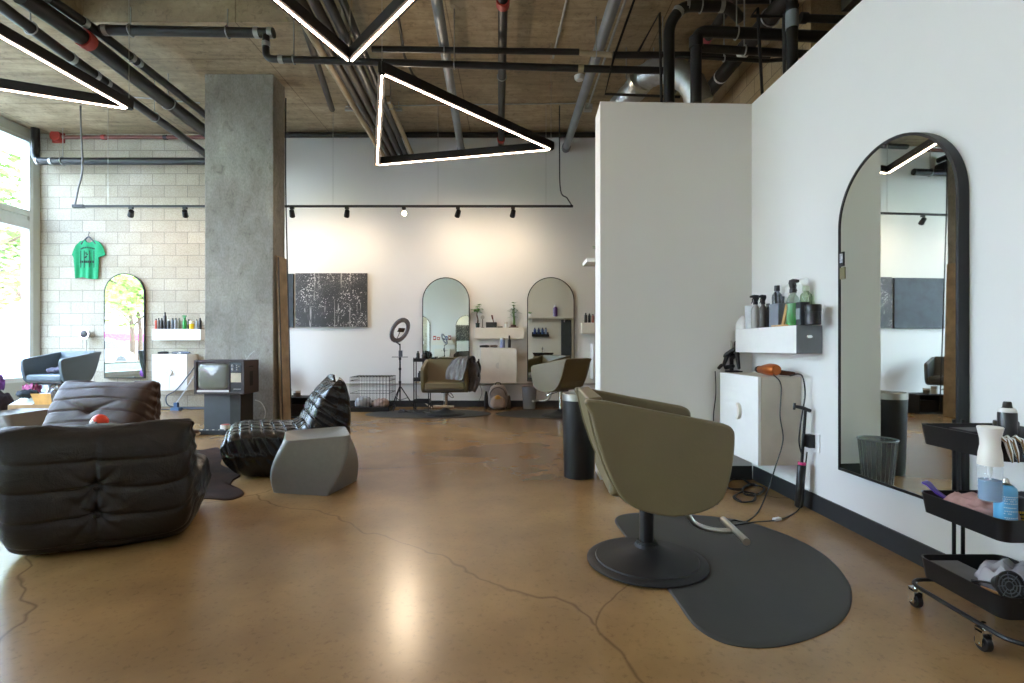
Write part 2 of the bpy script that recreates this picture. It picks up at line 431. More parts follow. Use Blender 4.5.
# ------------------------------------------------------------------ ceiling services
def pipe(name, label, pts, r, mat, hang=(), rings=(), cat='pipe', smoothed=False, ring_mat=None, group=None, n=14, cap_mat=None):
    """pts: world points; hang: fractions (0..1) along the run that hang from a rod; rings: [(fraction, material, extra radius, length)]"""
    pts = [Vector(p) for p in pts]
    lens = [0]
    for a, b in zip(pts, pts[1:]): lens.append(lens[-1] + (b - a).length)
    T = lens[-1]
    def at(f):
        d = f * T
        for i in range(len(pts) - 1):
            if d <= lens[i + 1] + 1e-9:
                u = (d - lens[i]) / max(lens[i + 1] - lens[i], 1e-9); return pts[i].lerp(pts[i + 1], u), (pts[i + 1] - pts[i]).normalized()
        return pts[-1], (pts[-1] - pts[-2]).normalized()
    c0 = pts[0]
    t = thing(name, label, cat, c0, 0, group)
    m = MB(); loc = [p - c0 for p in pts]
    if len(loc) > 2:                      # rounded elbows
        out = [loc[0]]
        for i in range(1, len(loc) - 1):
            a, b, c = loc[i - 1], loc[i], loc[i + 1]
            k = min(2.2 * r, (b - a).length * .45, (c - b).length * .45)
            p, q = b + (a - b).normalized() * k, b + (c - b).normalized() * k
            for j in range(7):
                u = j / 6; out.append(p * (1 - u) ** 2 + b * 2 * u * (1 - u) + q * u * u)
        out.append(loc[-1]); loc = out
    m.tube(loc, r, n); m.build('pipe_run', mat, t)
    for f, rm, er, ln in rings:
        p, d = at(f); p = p - c0
        MB().cyl(p - d * ln / 2, p + d * ln / 2, r + er, n=n).build('coupling', rm, t)
    for f in hang:
        p, d = at(f); q = p - c0; a, b = frame_of(d); up = Vector((0, 0, 1))
        side = d.cross(up).normalized() if abs(d.z) < .9 else Vector((1, 0, 0))
        h = MB()
        ring = [q + (side * math.cos(x) + up * math.sin(x)) * (r + .008) for x in [2 * PI * i / 20 for i in range(20)]]
        h.tube(ring, .007, 5, True)
        h.cyl(q + up * (r + .005), Vector((q.x, q.y, ZC + .005 + (.3 if rx0 < p.x + c0.x < rx1 and ry0 < p.y + c0.y < ry1 else 0) - c0.z)), .006, n=6)
        h.build('hanger', M_GALV, t)
    return t
RG = lambda f: (f, M_GALV, .006, .05)
Z = HC
dz = 3.3
pipe('drain_pipe', 'thickest black pipe with a red coupling, running from upper left to the column', [CE(20, -5, dz), CE(85.5, 39.5, dz), CE(202, 129, dz), Vector((-4.72, YB - .002, HC + dz))], .085, M_PIPE, hang=(.52,), rings=[(.17, M_RED, .014, .10)])
pipe('water_pipe', 'thinner black pipe just right of the red-coupled pipe, above it', [CE(48, -2, 3.45), CE(100, 33, 3.45), CE(202, 112, 3.45), Vector((CE(202, 112, 3.45).x - .15, YB - .002, HC + 3.45))], .05, M_PIPE, rings=[RG(.1), RG(.27), RG(.3)])
pipe('water_pipe', 'black pipe at far left with two grey couplings, below the thickest pipe', [CE(-10, -2, 3.12), CE(60, 50, 3.12), CE(202, 151, 3.12), Vector((CE(202, 151, 3.12).x - .15, YB - .002, HC + 3.12))], .055, M_PIPE, hang=(.1, .55), rings=[RG(.22), RG(.3), RG(.34)])
a = CE(101, 30, 3.45); b = CE(274, 33, 3.45)
pipe('water_pipe', 'black horizontal pipe with a grey-clamped end crossing above the concrete column', [a, b], .052, M_PIPE, hang=(.17, .73), rings=[RG(.03), RG(.9), RG(.98)])
c_ = CE(266, 36, 3.40); d_ = Vector((c_.x, c_.y, HC + 3.15)); 
pipe('water_pipe', 'long thin black pipe dropping in an elbow right of the column then running right', [c_, d_, Vector((1.03, c_.y, HC + 3.035)), Vector((1.68, c_.y, HC + 3.02))], .038, M_PIPE, hang=(.12, .5), rings=[RG(.02), RG(.09), (.80, M_TANPIPE, .004, .06)])
y3 = 5.75
pipe('conduit', 'black straight pipe just above the long elbowed pipe, ending in a tan coupling', [P(372, 49, y3), P(579, 52, y3)], .034, M_PIPE, hang=(.35,))
pipe('conduit', 'short tan pipe section between two black pipes near the partition', [P(580, 53, y3), P(612, 55, y3)], .030, M_TANPIPE, hang=(.5,))
pipe('conduit', 'black straight pipe right of the short tan section, running behind the right wall top', [P(613, 55, y3), P(812, 55, y3)], .036, M_PIPE, hang=(.25,))
# parallel bundle into the back wall
dz = 3.28
for (x0, x1, r, mt, lb) in ((-2.08, -2.22, .042, M_TANPIPE, 'tan pipe at the left edge of the diagonal pipe bundle'),
                            (-1.99, -2.12, .048, M_BRPIPE, 'dark brown pipe second from left in the diagonal bundle'),
                            (-1.86, -2.03, .050, M_BRPIPE, 'dark brown pipe third from left in the diagonal bundle'),
                            (-1.72, -1.92, .050, M_PIPE, 'black pipe at the right side of the diagonal bundle'),):
    pipe('conduit', lb, [(x0, 4.3, HC + dz), (x1, YB - .002, HC + dz)], r, mt)
pipe('conduit', 'black pipe nearest the short tan pipe at the right of the bundle', [(-1.60, 4.3, HC + dz + .06), (-1.83, YB - .002, HC + dz)], .040, M_PIPE)
pipe('conduit', 'short tan pipe right of the dark bundle, entering the wall', [(-1.68, 6.9, HC + 3.33), (-1.72, YB - .002, HC + 3.29)], .036, M_TANPIPE, rings=[RG(.02)], hang=(.1,))
pipe('conduit', 'pale tan flattened pipe under the left side of the bundle', [(-2.0, 4.4, HC + 3.42), (-2.6, 7.4, HC + 3.42)], .04, M_BRPIPE)
pipe('vent_pipe', 'tan pipe crossing over the bundle behind the V of light bars', [CE(348, -10, 3.5), CE(344, 47, 3.5)], .05, M_TANPIPE, rings=[(.75, M_BRPIPE, .01, .25)])
# grey pipes running to the back wall
pipe('vent_pipe', 'grey pipe left of the middle, running over the long light triangle to the wall', [CE(435, -10, 3.4), CE(461.5, 151.5, 3.4)], .058, M_GREYPIPE, rings=[(.985, M_GREYPIPE, .012, .1)])
pipe('sprinkler_pipe', 'black pipe with red couplings running above the right light corner', [CE(503, -10, 3.45), CE(501, 148.5, 3.45)], .05, M_PIPE, rings=[(.045, M_RED, .018, .09), (.9, M_RED, .014, .07)], hang=(.4,))
pipe('vent_pipe', 'thick grey diagonal pipe ending in a cap left of the partition', [CE(618, -10, 3.43), CE(565.5, 149.5, 3.43)], .062, M_GREYPIPE, rings=[(.975, M_GREYPIPE, .014, .1)])
pipe('electrical_conduit', 'thin galvanised conduit beside the thick grey diagonal pipe', [CE(628, -8, 3.62), CE(588, 107, 3.62)], .014, M_GALV)
MB().box(CE(588, 108, 3.66), (.12, .12, .08)).build('junction_box', M_GALV, recenter=True)
tag(bpy.data.objects['junction_box'], 'small pale junction box at the end of the thin ceiling conduit', 'electrical box')
pipe('electrical_conduit', 'thin bent conduit on the ceiling between grey pipe and black sprinkler pipe', [CE(568, -6, 3.67), CE(553, 58, 3.67)], .014, M_GALV, rings=[(.5, M_GALV, .006, .05)])
pipe('electrical_conduit', 'thin kinked conduit hanging left of the leftmost grey pipe', [CE(395, -6, 3.66), CE(404, 55, 3.66), CE(413, 75, 3.66), CE(421, 82, 3.66)], .016, M_BRPIPE)
pipe('electrical_conduit', 'thin conduit crossing the ceiling just before the back wall', [Vector((-2.55, 7.85, HC + 3.675)), Vector((1.15, 7.75, HC + 3.675))], .010, M_GALV)
pipe('electrical_conduit', 'thin conduit crossing the ceiling left of the column', [CE(40, 89, 3.675), CE(200, 103, 3.675)], .010, M_GALV)
pipe('sprinkler_pipe', 'dark pipe running along the joint of ceiling and white back wall', [(-3.95, 8.78, HC + 3.62), (2.85, 8.78, HC + 3.62)], .045, M_PIPE)
pipe('sprinkler_pipe', 'red-brown pipe running along the top of the block wall', [(-7.75, 8.83, HC + 3.60), (-4.2, 8.83, HC + 3.60)], .032, plain('rust_red_pipe', '#6b3a30', .5), rings=[(.2, M_RED, .012, .06), (.5, M_PIPE, .01, .06), (.8, M_PIPE, .01, .06)])
m = MB(); pc = P(56, 136, 8.86); m.cyl(pc + Vector((0, -.03, 0)), pc + Vector((0, .068, 0)), .09, n=20); m.box(pc + Vector((0, .05, .0)), (.2, .03, .2)); m.build('pipe_flange', M_RED, recenter=True)
tag(bpy.data.objects['pipe_flange'], 'red pipe flange at the top left corner of the block wall', 'pipe flange')
pipe('drain_pipe', 'black pipe with an elbow running level along the upper block wall', [(-8.10, 8.70, ZC - .003), (-8.10, 8.70, HC + 3.14), (-4.0, 8.70, HC + 3.14)], .06, M_PIPE, hang=(.22, .93), rings=[(.13, M_GALV, .008, .04), (.18, M_GALV, .008, .04)])
# bundle support channel
m = MB(); a = P(345, 107, 7.75); b = P(402, 105.5, 7.75); m.bb(a.x, b.x, 7.73, 7.77, HC + 3.56, HC + 3.60)
for i in range(12): m.bb(a.x + (b.x - a.x) * (i + .2) / 12, a.x + (b.x - a.x) * (i + .6) / 12, 7.725, 7.775, HC + 3.565, HC + 3.575)
ch = m.build('strut_channel', M_GALV, recenter=True); tag(ch, 'slotted metal strut channel carrying the diagonal pipe bundle', 'strut channel')
for x in (a.x + .05, b.x - .05): MB().cyl((x, 7.75, HC + 3.59), (x, 7.75, ZC + .003), .006, n=6).build('threaded_rod', M_GALV, None)
for o in [o for o in COL.objects if o.name.startswith('threaded_rod')]:
    o.parent = ch; o.location = -ch.location
# pipes above the low right wall
pipe('drain_pipe', 'thick black pipe bending in an arch above the partition corner', [P(669, 104, 4.9), P(669, 25, 4.9), P(682, 6, 4.9), P(728, 6, 4.9), P(740, 18, 5.05)], .052, M_PIPE, hang=(.7,), rings=[(.55, M_GALV, .006, .04), (.62, M_GALV, .004, .03), (.82, M_GALV, .006, .04)])
pipe('water_pipe', 'black pipe rising behind the partition then turning right, larger of two', [P(696, 104, 4.7), P(696, 31, 4.7), P(850, 38, 4.7)], .05, M_PIPE, hang=(.5,), rings=[(.27, M_PIPE, .012, .1)])
pipe('water_pipe', 'thinner black pipe running right just beneath the larger elbowed pipe', [P(699, 48, 4.72), P(850, 57, 4.72)], .036, M_PIPE, hang=(.3,))
pipe('water_pipe', 'thin black pipe lowest of the level pipes over the right wall', [P(660, 55, 5.2), P(765, 61, 5.2), P(788, 59, 5.2)], .02, M_PIPE, hang=(.5,))
pipe('vent_pipe', 'thick upright black pipe above the right wall with a grey collar', [P(792, 90, 4.3), P(792, -30, 4.3)], .046, M_PIPE, rings=[(.58, M_GREYPIPE, .005, .14)])
pipe('vent_pipe', 'slimmer upright black pipe left of the grey-collared one', [P(786, 90, 4.5), P(785, 12, 4.5), P(796, 6, 4.3)], .026, M_PIPE)
dg = [Vector((2.62, 4.2, HC + 3.3)), Vector((2.48, 8.9, HC + 3.3))]
wt = plain('white_band', '#d8d8d4', .5)
pipe('insulated_pipe', 'black insulated pipe with white bands running along the tan block wall', dg, .085, M_MATTE, hang=(.2, .6), rings=[(.08, wt, .002, .03), (.32, wt, .002, .05), (.44, wt, .002, .03), (.56, wt, .002, .03)])
pk = plain('pink_label', '#c04a5a', .5)
pipe('sprinkler_pipe', 'black pipe with pink and white flow labels above the partition corner', [Vector((2.28, 4.0, HC + 3.55)), Vector((2.22, 8.9, HC + 3.55))], .05, M_PIPE, rings=[(.12, wt, .003, .06), (.2, pk, .002, .14), (.27, wt, .003, .05), (.4, pk, .002, .16), (.5, wt, .003, .06)])
pipe('water_pipe', 'horizontal black pipe crossing behind the upright pipes at top right', [P(700, -1, 5.3), P(900, -1, 5.3)], .045, M_PIPE)
pipe('conduit', 'short black pipe stub pointing right behind the upright pipes', [P(801, 18, 4.85), P(862, 20, 4.85)], .036, M_PIPE, rings=[(.04, M_PIPE, .014, .06)])
# black trapeze hangers
for lb, ps in (('black wire trapeze hanger frame left of the partition edge', [P(637, -8, 5.0), P(614, 57, 5.0), P(605, 94, 5.0), P(680, 97, 5.0)]),
               ('black pointed rod hanger standing above the partition', [P(638, 52, 4.8), P(659.5, 13, 4.8), P(661.5, 104, 4.8)]),
               ('black pointed rod hanger above the right wall corner', [P(785, 16.5, 4.5), P(751, 16, 4.5), P(757.5, 8, 4.5), P(762.5, 100, 4.5)])):
    m = MB(); m.tube(ps, .013, 6); o = m.build('rod_hanger', M_BLACKMET, recenter=True); tag(o, lb, 'pipe hanger')
# silver duct
t = thing('air_duct', 'curved silver spiral air duct behind the top of the partition', 'air duct', P(640, 85, 6.3))
m = MB(); pts = catmull([P(615, 112, 6.9), P(633, 92, 6.6), P(647, 76, 6.3), P(668, 70, 6.1), P(690, 82, 6.0), P(700, 105, 6.0)], 8)
rr = [.150 + (.007 if i % 3 == 0 else 0) for i in range(len(pts))]
m.tube([p - t.location for p in pts], rr, 28); m.build('duct_run', M_GALV, t)
p = P(640, 79, 6.35) - t.location; d = (P(647, 76, 6.3) - P(633, 92, 6.6)).normalized()
MB().cyl(p - d * .03, p + d * .03, .168, n=28).build('duct_collar', M_STEEL, t)
m = MB()
for q in (-.17, .17): m.cyl(p + Vector((q, 0, 0)), Vector((p.x + q, p.y, ZC + .004 - t.location.z)), .008, n=6)
m.build('hanger', M_GALV, t)
# beam and duct beyond the upright pipes
struct(MB().bb(3.15, 4.55, 4.6, 4.9, ZC - .5, ZC - .001).build('trim_2', plain('dark_steel', '#4c443a', .6), smooth=0))
# smoke detector
m = MB(); c = CE(579.5, 77, 3.69); m.lathe([(0, -.05), (.05, -.045), (.07, -.02), (.075, .01), (0, .01)], c, 20)
o = m.build('smoke_detector', M_WHITE, recenter=True); tag(o, 'round white smoke detector on the ceiling near the partition', 'smoke detector')

# ------------------------------------------------------------------ triangular light bars
def light_tri(label, vs, zl, rods):
    vs = [Vector((x, y, 0)) for x, y in vs]; c = sum(vs, Vector()) / 3
    t = thing('pendant_light', label, 'ceiling light', (c.x, c.y, zl), 0, 'triangular pendant lights')
    for i in range(3):
        a, b = vs[i] - c, vs[(i + 1) % 3] - c
        d = (b - a).normalized(); nrm = Vector((-d.y, d.x, 0))
        a2, b2 = a - d * .02, b + d * .02
        m = MB(); w_, h_ = .033, .09
        rings = [[p + nrm * sx_ * w_ + Vector((0, 0, sz)) for sx_, sz in ((-1, 0), (1, 0), (1, h_), (-1, h_))] for p in (a2, b2)]
        m.loft(rings); m.build('light_bar', M_BLACKMET, t, smooth=0)
        m = MB(); w_ = .008
        a3, b3 = a + d * .03, b - d * .03
        rings = [[p + nrm * sx_ * w_ + Vector((0, 0, sz)) for sx_, sz in ((-1, -.006), (1, -.006), (1, .002), (-1, .002))] for p in (a3, b3)]
        m.loft(rings); m.build('diffuser', M_LED, t, smooth=0)
    for v in vs:
        p = v - c; MB().cyl(p + Vector((0, 0, .09)), p + Vector((0, 0, (ZC + (.3 if (rx0 < v.x < rx1 and ry0 < v.y < ry1) else 0)) - zl + .003)), .0025, n=5).build('suspension_wire', M_STEEL, t)
    return t
def equi(a, b, side):                  # third corner on the given side
    a, b = Vector(a), Vector(b); d = b - a; n_ = Vector((-d.y, d.x)) * side * math.sqrt(3) / 2
    return tuple((a + b) / 2 + n_)
dzl = 2.4; zl = HC + dzl
def cxy(px, py): p = CE(px, py, dzl); return (p.x, p.y)
light_tri('black triangular light hanging whole over the middle of the room', [cxy(382, 73.5), cxy(377, 165), cxy(551, 149.5)], zl, 0)
v = cxy(350, 62)
def dirp(a, ang, L_): return (a[0] + math.cos(ang) * L_, a[1] + math.sin(ang) * L_)
a1 = math.radians(-109.1); 
light_tri('black triangular light at top centre with only its far V corner in view', [v, dirp(v, a1, 2.37), dirp(v, a1 + PI / 3, 2.37)], zl, 0)
v = cxy(129, 109); a1 = math.radians(-94.2)
light_tri('black triangular light at the far upper left with one corner in view', [v, dirp(v, a1, 2.37), dirp(v, a1 - PI / 3 - .03, 2.37)], zl, 0)

light_tri('black triangular light added behind the camera position to brighten the room', [(-1.2, -1.7), (1.0, -1.2), equi((-1.2, -1.7), (1.0, -1.2), 1)], zl, 0)  # extra lamp, added behind the view to lift the room's brightness
# ------------------------------------------------------------------ track light
YT = 7.88; zt = HC + 139.5 / F * YT
tx0, tx1 = P(75, 206, YT).x, P(573, 206, YT).x
t = thing('track_rail', 'long thin black light track hanging in front of the back wall', 'light track', ((tx0 + tx1) / 2, YT, zt))
def lt(v): return Vector(v) - t.location
MB().bb(tx0 - t.location.x, tx1 - t.location.x, -.018, .018, -.012, .018).build('rail', M_BLACKMET, t, smooth=0)
MB().bb(tx0 - t.location.x - .03, tx0 - t.location.x + .14, -.025, .025, -.02, .026).build('end_feed', M_BLACKMET, t, smooth=0)
for px in (108, 333, 438, 546):
    x = P(px, 206, YT).x; MB().cyl(lt((x, YT, zt + .015)), lt((x, YT, ZC + .003)), .003, n=5).build('suspension_wire', M_STEEL, t)
cpts = catmull([(P(80.5, 104, YT).x, YT, ZC - .002), P(81, 130, YT), P(82.5, 168, YT), P(78, 190, YT), P(75, 205, YT)], 5); MB().tube([lt(p) for p in cpts], .012, 6).build('power_cord', plain('grey_cord', '#77787a', .5), t)
cpts = catmull([(P(559.5, 106, YT).x, YT, ZC - .002), P(559.5, 150, YT), P(560.5, 190, YT), P(567, 198, YT), P(572, 206, YT)], 5); MB().tube([lt(p) for p in cpts], .011, 6).build('power_cord', plain('dark_cord', '#3a3a3c', .5), t)
M_LAMP = emis('lamp_lens', '#ffe6c4', 20)
def spot(px, label, aim, energy, lens=True, size=1.0):
    x = P(px, 206, YT).x; o_ = Vector((x, YT, zt - .012))
    t = thing('track_spotlight', label, 'spotlight', o_, 0, 'track spotlights')
    d = (Vector(aim) - (o_ + Vector((0, 0, -.09)))).normalized(); c = Vector((0, 0, -.09))
    m = MB(); m.bb(-.03, .03, -.018, .018, -.03, 0); m.cyl((0, 0, -.03), (0, 0, -.09), .008, n=8); m.build('bracket', M_BLACKMET, t)
    m = MB(); m.tube([c - d * .05, c - d * .045, c + d * .045, c + d * .062], [.012, .036, .042, .042], 18); m.build('lamp_head', M_BLACKMET, t)
    MB().cyl(c + d * .0622, c + d * .066, .036, n=18).build('lens', M_LAMP, t)
    ld = bpy.data.lights.new('spot', 'SPOT'); ld.energy = energy; ld.spot_size = math.radians(165); ld.spot_blend = 1.0; ld.color = (1, .80, .58); ld.shadow_soft_size = .04
    lo = bpy.data.objects.new('spot_lamp', ld); COL.objects.link(lo); lo.location = o_ + c + d * .085
    lo.rotation_euler = d.to_track_quat('-Z', 'Y').to_euler()
    return t
spot(131, 'track spotlight above the green shirt, leftmost of the row', (P(120, 0, YB).x, YB, 2.3), 16)
spot(185, 'track spotlight just left of the concrete column', (P(180, 0, YB).x + .3, YB, 2.3), 16)
spot(292, 'track spotlight just right of the concrete column', (P(300, 0, YB).x, YB, 2.3), 20)
spot(347, 'track spotlight above the splattered painting', (P(340, 0, YB).x, YB, 2.3), 23)
spot(404, 'glaring track spotlight aimed straight at the room', (.0, 1.5, .9), 100)
spot(458, 'track spotlight above the mirror by the ring light', (P(440, 0, YB).x, YB, 2.3), 23)
spot(513, 'rightmost track spotlight, above the white shelf with plants', (P(500, 0, YB).x, YB, 2.3), 23)
# ------------------------------------------------------------------ soft leather chairs
def spl(tab, t):                        # Catmull-Rom over rows of numbers, t in 0..1
    n = len(tab) - 1; x = min(max(t, 0), 1) * n; i = min(int(x), n - 1); u = x - i
    p0, p1, p2, p3 = tab[max(i - 1, 0)], tab[i], tab[i + 1], tab[min(i + 2, n)]
    return [.5 * (2 * b + (-a + c) * u + (2 * a - 5 * b + 4 * c - d) * u * u + (-a + 3 * b - 3 * c + d) * u ** 3) for a, b, c, d in zip(p0, p1, p2, p3)]
BTN = (.705, .805)
TOGO = [  # (inner d, z, outer d, z, half width): from the seat front, round the bend, up to the top of the back
    (.000, .270, .045, .130, .405), (.045, .350, .110, .045, .425), (.14, .385, .19, .008, .43), (.27, .385, .31, .0, .435), (.40, .375, .46, .0, .435),
    (.51, .365, .62, .0, .435), (.585, .385, .82, .006, .435), (.625, .445, .945, .05, .437), (.655, .515, .985, .19, .438),
    (.69, .585, .985, .35, .438), (.735, .645, .985, .48, .436), (.79, .70, .975, .60, .432), (.86, .735, .945, .69, .425)]
def leather_chair(label, loc, rz, mat, pleat_in=11, pleat_out=10.0, scl=1.0, side_pl=.25, off=0, ear=.02, cols=2.5, sag=.0, buttons=True, seed=0, fold=False):
    t_ = thing('leather_lounge_chair', label, 'lounge chair', loc, rz)
    rnd = random.Random(seed); ph = [rnd.uniform(0, 6.28) for _ in range(12)]
    NT, NU = 250, 220
    # arc lengths on both sides
    rows = [spl(TOGO, i / NT) for i in range(NT + 1)]
    sa, sb = [0], [0]
    for a, b in zip(rows, rows[1:]):
        sa.append(sa[-1] + math.hypot(b[0] - a[0], b[1] - a[1])); sb.append(sb[-1] + math.hypot(b[2] - a[2], b[3] - a[3]))
    LA, LB = sa[-1], sb[-1]
    rings = []
    def sgnp(x, p): return math.copysign(abs(x) ** p, x)
    # cross-section sampled evenly along its outline
    qd = [(1, 0)]
    for k in range(1, 300): y = .93 * k / 300; qd.append(((1 - y ** 4.76) ** .16, y))
    x0_ = qd[-1][0]
    for k in range(0, 500): x = x0_ * (1 - k / 500); qd.append((x, (1 - x ** 6.25) ** .21))
    fine_ = qd + [(-x, y) for x, y in ([(0, 1)] + qd[:0:-1])] + [(-x, -y) for x, y in qd] + [(x, -y) for x, y in ([(0, 1)] + qd[:0:-1])] + [(1, 0)]
    al = [0]
    for a, b in zip(fine_, fine_[1:]): al.append(al[-1] + math.hypot((b[0] - a[0]) * .43, (b[1] - a[1]) * .17))
    SECT = []; j = 0
    for k in range(NU):
        tgt = al[-1] * k / NU
        while al[j] < tgt: j += 1
        SECT.append(fine_[j])
    for i in range(NT + 1):
        ax, az, bx, bz, hw = rows[i]; t = i / NT
        C = Vector(((ax + bx) / 2, 0, (az + bz) / 2)); H = Vector(((ax - bx) / 2, 0, (az - bz) / 2)); hl = H.length
        Hn = H.normalized()
        e = 1.0
        if i < 6: e = math.sqrt(max(0, 1 - (1 - (i + .25) / 6.5) ** 2))
        if i > NT - 6: e = math.sqrt(max(0, 1 - (1 - (NT - i + .25) / 6.5) ** 2))
        ring = []
        for k in range(NU):
            cx, sy = SECT[k]
            w = hw * (1 - .07 * max(0, -sy) * (1 - t))
            w *= (1 - .02 * (1 - abs(sy)) * 0)
            y = cx * w; u = cx
            # weights of the inner (seat) side and the outer side
            wi = max(0, sy); wo = max(0, -sy); ws = max(0, abs(cx) ** 6)
            s = (sa[i] / LA) * (.5 + .5 * sy) + (sb[i] / LB) * (.5 - .5 * sy)
            disp = 0
            # cross pleats: deep narrow creases between puffed rows
            if sy > 0:
                q = s * pleat_in + .10 * math.sin(3.1 * y + ph[0]) + .06 * math.sin(9 * y + ph[1])
                amp = .016
            else:
                q = s * pleat_out + off + .03 * math.sin(2.3 * y + ph[2]) + .015 * math.sin(7 * y + ph[3])
                amp = .016
            fr = abs(q - round(q)); cre = math.exp(-(fr / .085) ** 2); puff = 1 - (2 * fr - 1) ** 2
            disp += amp * (.45 * math.sqrt(max(puff, 0)) - .75 * cre) * (1 - (1 - side_pl) * ws)
            # lengthwise seams on the seat side
            if sy > 0:
                g = (y / hw + 1) * cols; fg = abs(g - round(g))
                disp += .011 * (math.sqrt(max(0, 1 - (2 * fg - 1) ** 2)) - .9 * math.exp(-(fg / .07) ** 2)) * min(1, wi * 2) * (1 if abs(cx) < .985 else .3)
            else:
                disp -= .007 * math.exp(-(y / .012) ** 2) * min(1, wo * 3)
            # puckers on the sides
            disp += .006 * ws * math.sin(s * 2 * PI * 17 + ph[4] + 2 * sy) * (1 - abs(sy))
            if ws > .5: disp += .010 * math.exp(-(sy / .10) ** 2)       # side seam
            # soft large wrinkles
            disp += .004 * math.sin(13 * y + 9 * s + ph[5]) * math.sin(31 * s + ph[6] + 4 * y)
            D = Vector((Hn.x * sy * hl, cx * w, Hn.z * sy * hl))
            p = C + Vector((H.x * sy * e, y * (.35 + .65 * e), H.z * sy * e))
            # tufting buttons
            if buttons and sy < -.5:
                for bs in BTN:
                    ds = (sb[i] / LB - bs) * LB; r = math.hypot(ds, y)
                    an = math.atan2(ds, y)
                    disp -= .030 * math.exp(-(r / .045) ** 2)
                    if r < .36:
                        disp -= .020 * math.exp(-r / .14) * (.5 + .5 * math.cos(8 * an + .5)) ** 2 * min(1, r / .04)
            if fold and sy > .3:
                ds = (sa[i] / LA - .70) * LA; r = math.hypot(ds, y)
                disp -= .020 * math.exp(-(r / .05) ** 2)
                vv = abs(ds - abs(y) * .42); disp -= .026 * math.exp(-(vv / .020) ** 2) * max(0, 1 - abs(y) / .36)
            nrm = D.normalized() if D.length > 1e-6 else Hn
            p = p + nrm * disp * e
            # ears: the back corners stand up
            if t > .8:
                p.z += ear * ((t - .8) / .2) ** 1.5 * abs(cx) ** 8
                p.z -= sag * ((t - .8) / .2) * (1 - abs(cx)) 
            if t < .1: p.x -= .02 * (1 - t / .1) * abs(cx) ** 6
            if p.z < 0.002: p.z = 0.002
            ring.append(Vector((.5 - p.x, p.y, p.z)))
        rings.append(ring)
    for r_ in rings:
        for p in r_: p *= scl
    m = MB(); m.loft(rings); m.build('upholstery', mat, t_, smooth=80)
    if buttons:
        for bs in BTN:
            i = min(range(NT + 1), key=lambda j: abs(sb[j] / LB - bs)); r_ = rows[i]
            p = Vector((.5 - (r_[2] - .012), 0, r_[3])) * scl
            MB().sphere(p, (.008, .013, .013), 12, 8).build('button', mat, t_)
    return t_
leather_chair('big black leather chair seen from behind, at the left front of the room', (-2.29, 3.00, 0), math.radians(114), M_LEATHER, seed=3, scl=.94, ear=.03).scale = (1, 1, .945)
leather_chair('dark brown leather chair facing us behind the big front one', (-3.68, 4.30, 0), math.radians(-92), mat_leather('brown_leather', '#38251a', .52), pleat_in=10, buttons=False, seed=5, fold=True, cols=.5, ear=.03)
leather_chair('glossy black quilted leather chair facing left beside the grey cube stool', (-1.97, 4.52, 0), math.radians(180 + 25), mat_leather('gloss_leather', '#161615', .27, .12, 4), pleat_in=13, buttons=False, seed=9, ear=.075, cols=3)

# ------------------------------------------------------------------ twisted cube stools
M_STOOL = plain('grey_polyethylene', '#7b7974', .5, 0, .04, 30, .3, 200)
def cube_stool(label, loc, rz0, twist, s0=.43, s1=.42, h=.40, tilt=.02):
    t = thing('cube_stool', label, 'stool', loc)
    rings = []; K = 26; n = 24
    def sq(s, rc, a, z, sh=(0, 0)):
        out = []
        for c in range(4):
            base = PI / 4 + c * PI / 2; cx, cy = [(s / 2 - rc) * q for q in ((1, 1), (-1, 1), (-1, -1), (1, -1))[c]]
            for j in range(n // 4 + 1):
                q = c * PI / 2 + (PI / 2) * j / (n // 4)
                x, y = cx + rc * math.cos(q), cy + rc * math.sin(q)
                # slightly convex sides
                r = Matrix.Rotation(a, 2); v = r @ Vector((x, y)); out.append(Vector((v.x + sh[0], v.y + sh[1], z)))
        return out
    for k in range(K + 1):
        u = k / K; s = s0 + (s1 - s0) * u + .065 * math.sin(PI * u) ** 1.0; rc = .012 + .04 * u
        a = rz0 + twist * (u * 1.15 - .08); rings.append(sq(s, rc, a, max(h * u, 0)))
    for p in rings[-1]: p.z += tilt * (p.x + p.y)
    MBx = MB(); MBx.loft(rings, cap=False); N_ = len(rings[0])
    MBx.f.append(list(range(N_))[::-1])
    # dished top
    c = sum(rings[-1], Vector()) / N_
    tr = [rings[-1]]
    for q, dz_ in ((.955, .003), (.92, -.004), (.7, -.022), (.4, -.032), (.12, -.034)):
        tr.append([c + (p - c) * q + Vector((0, 0, dz_)) for p in rings[-1]])
    MBx.loft(tr, cap=False); MBx.add(tr[-1], [tuple(range(N_))])
    bm_o = MBx.build('stool_body', M_STOOL, t, smooth=32)
    return t
cube_stool('grey twisted cube stool standing alone beside the glossy leather chair', (-1.475, 3.87, 0), math.radians(-9), math.radians(30), .43, .445)
cube_stool('grey twisted cube stool at the left edge behind the front leather chair', (-4.86, 4.98, 0), math.radians(20), math.radians(-28), .44, .44, .42)

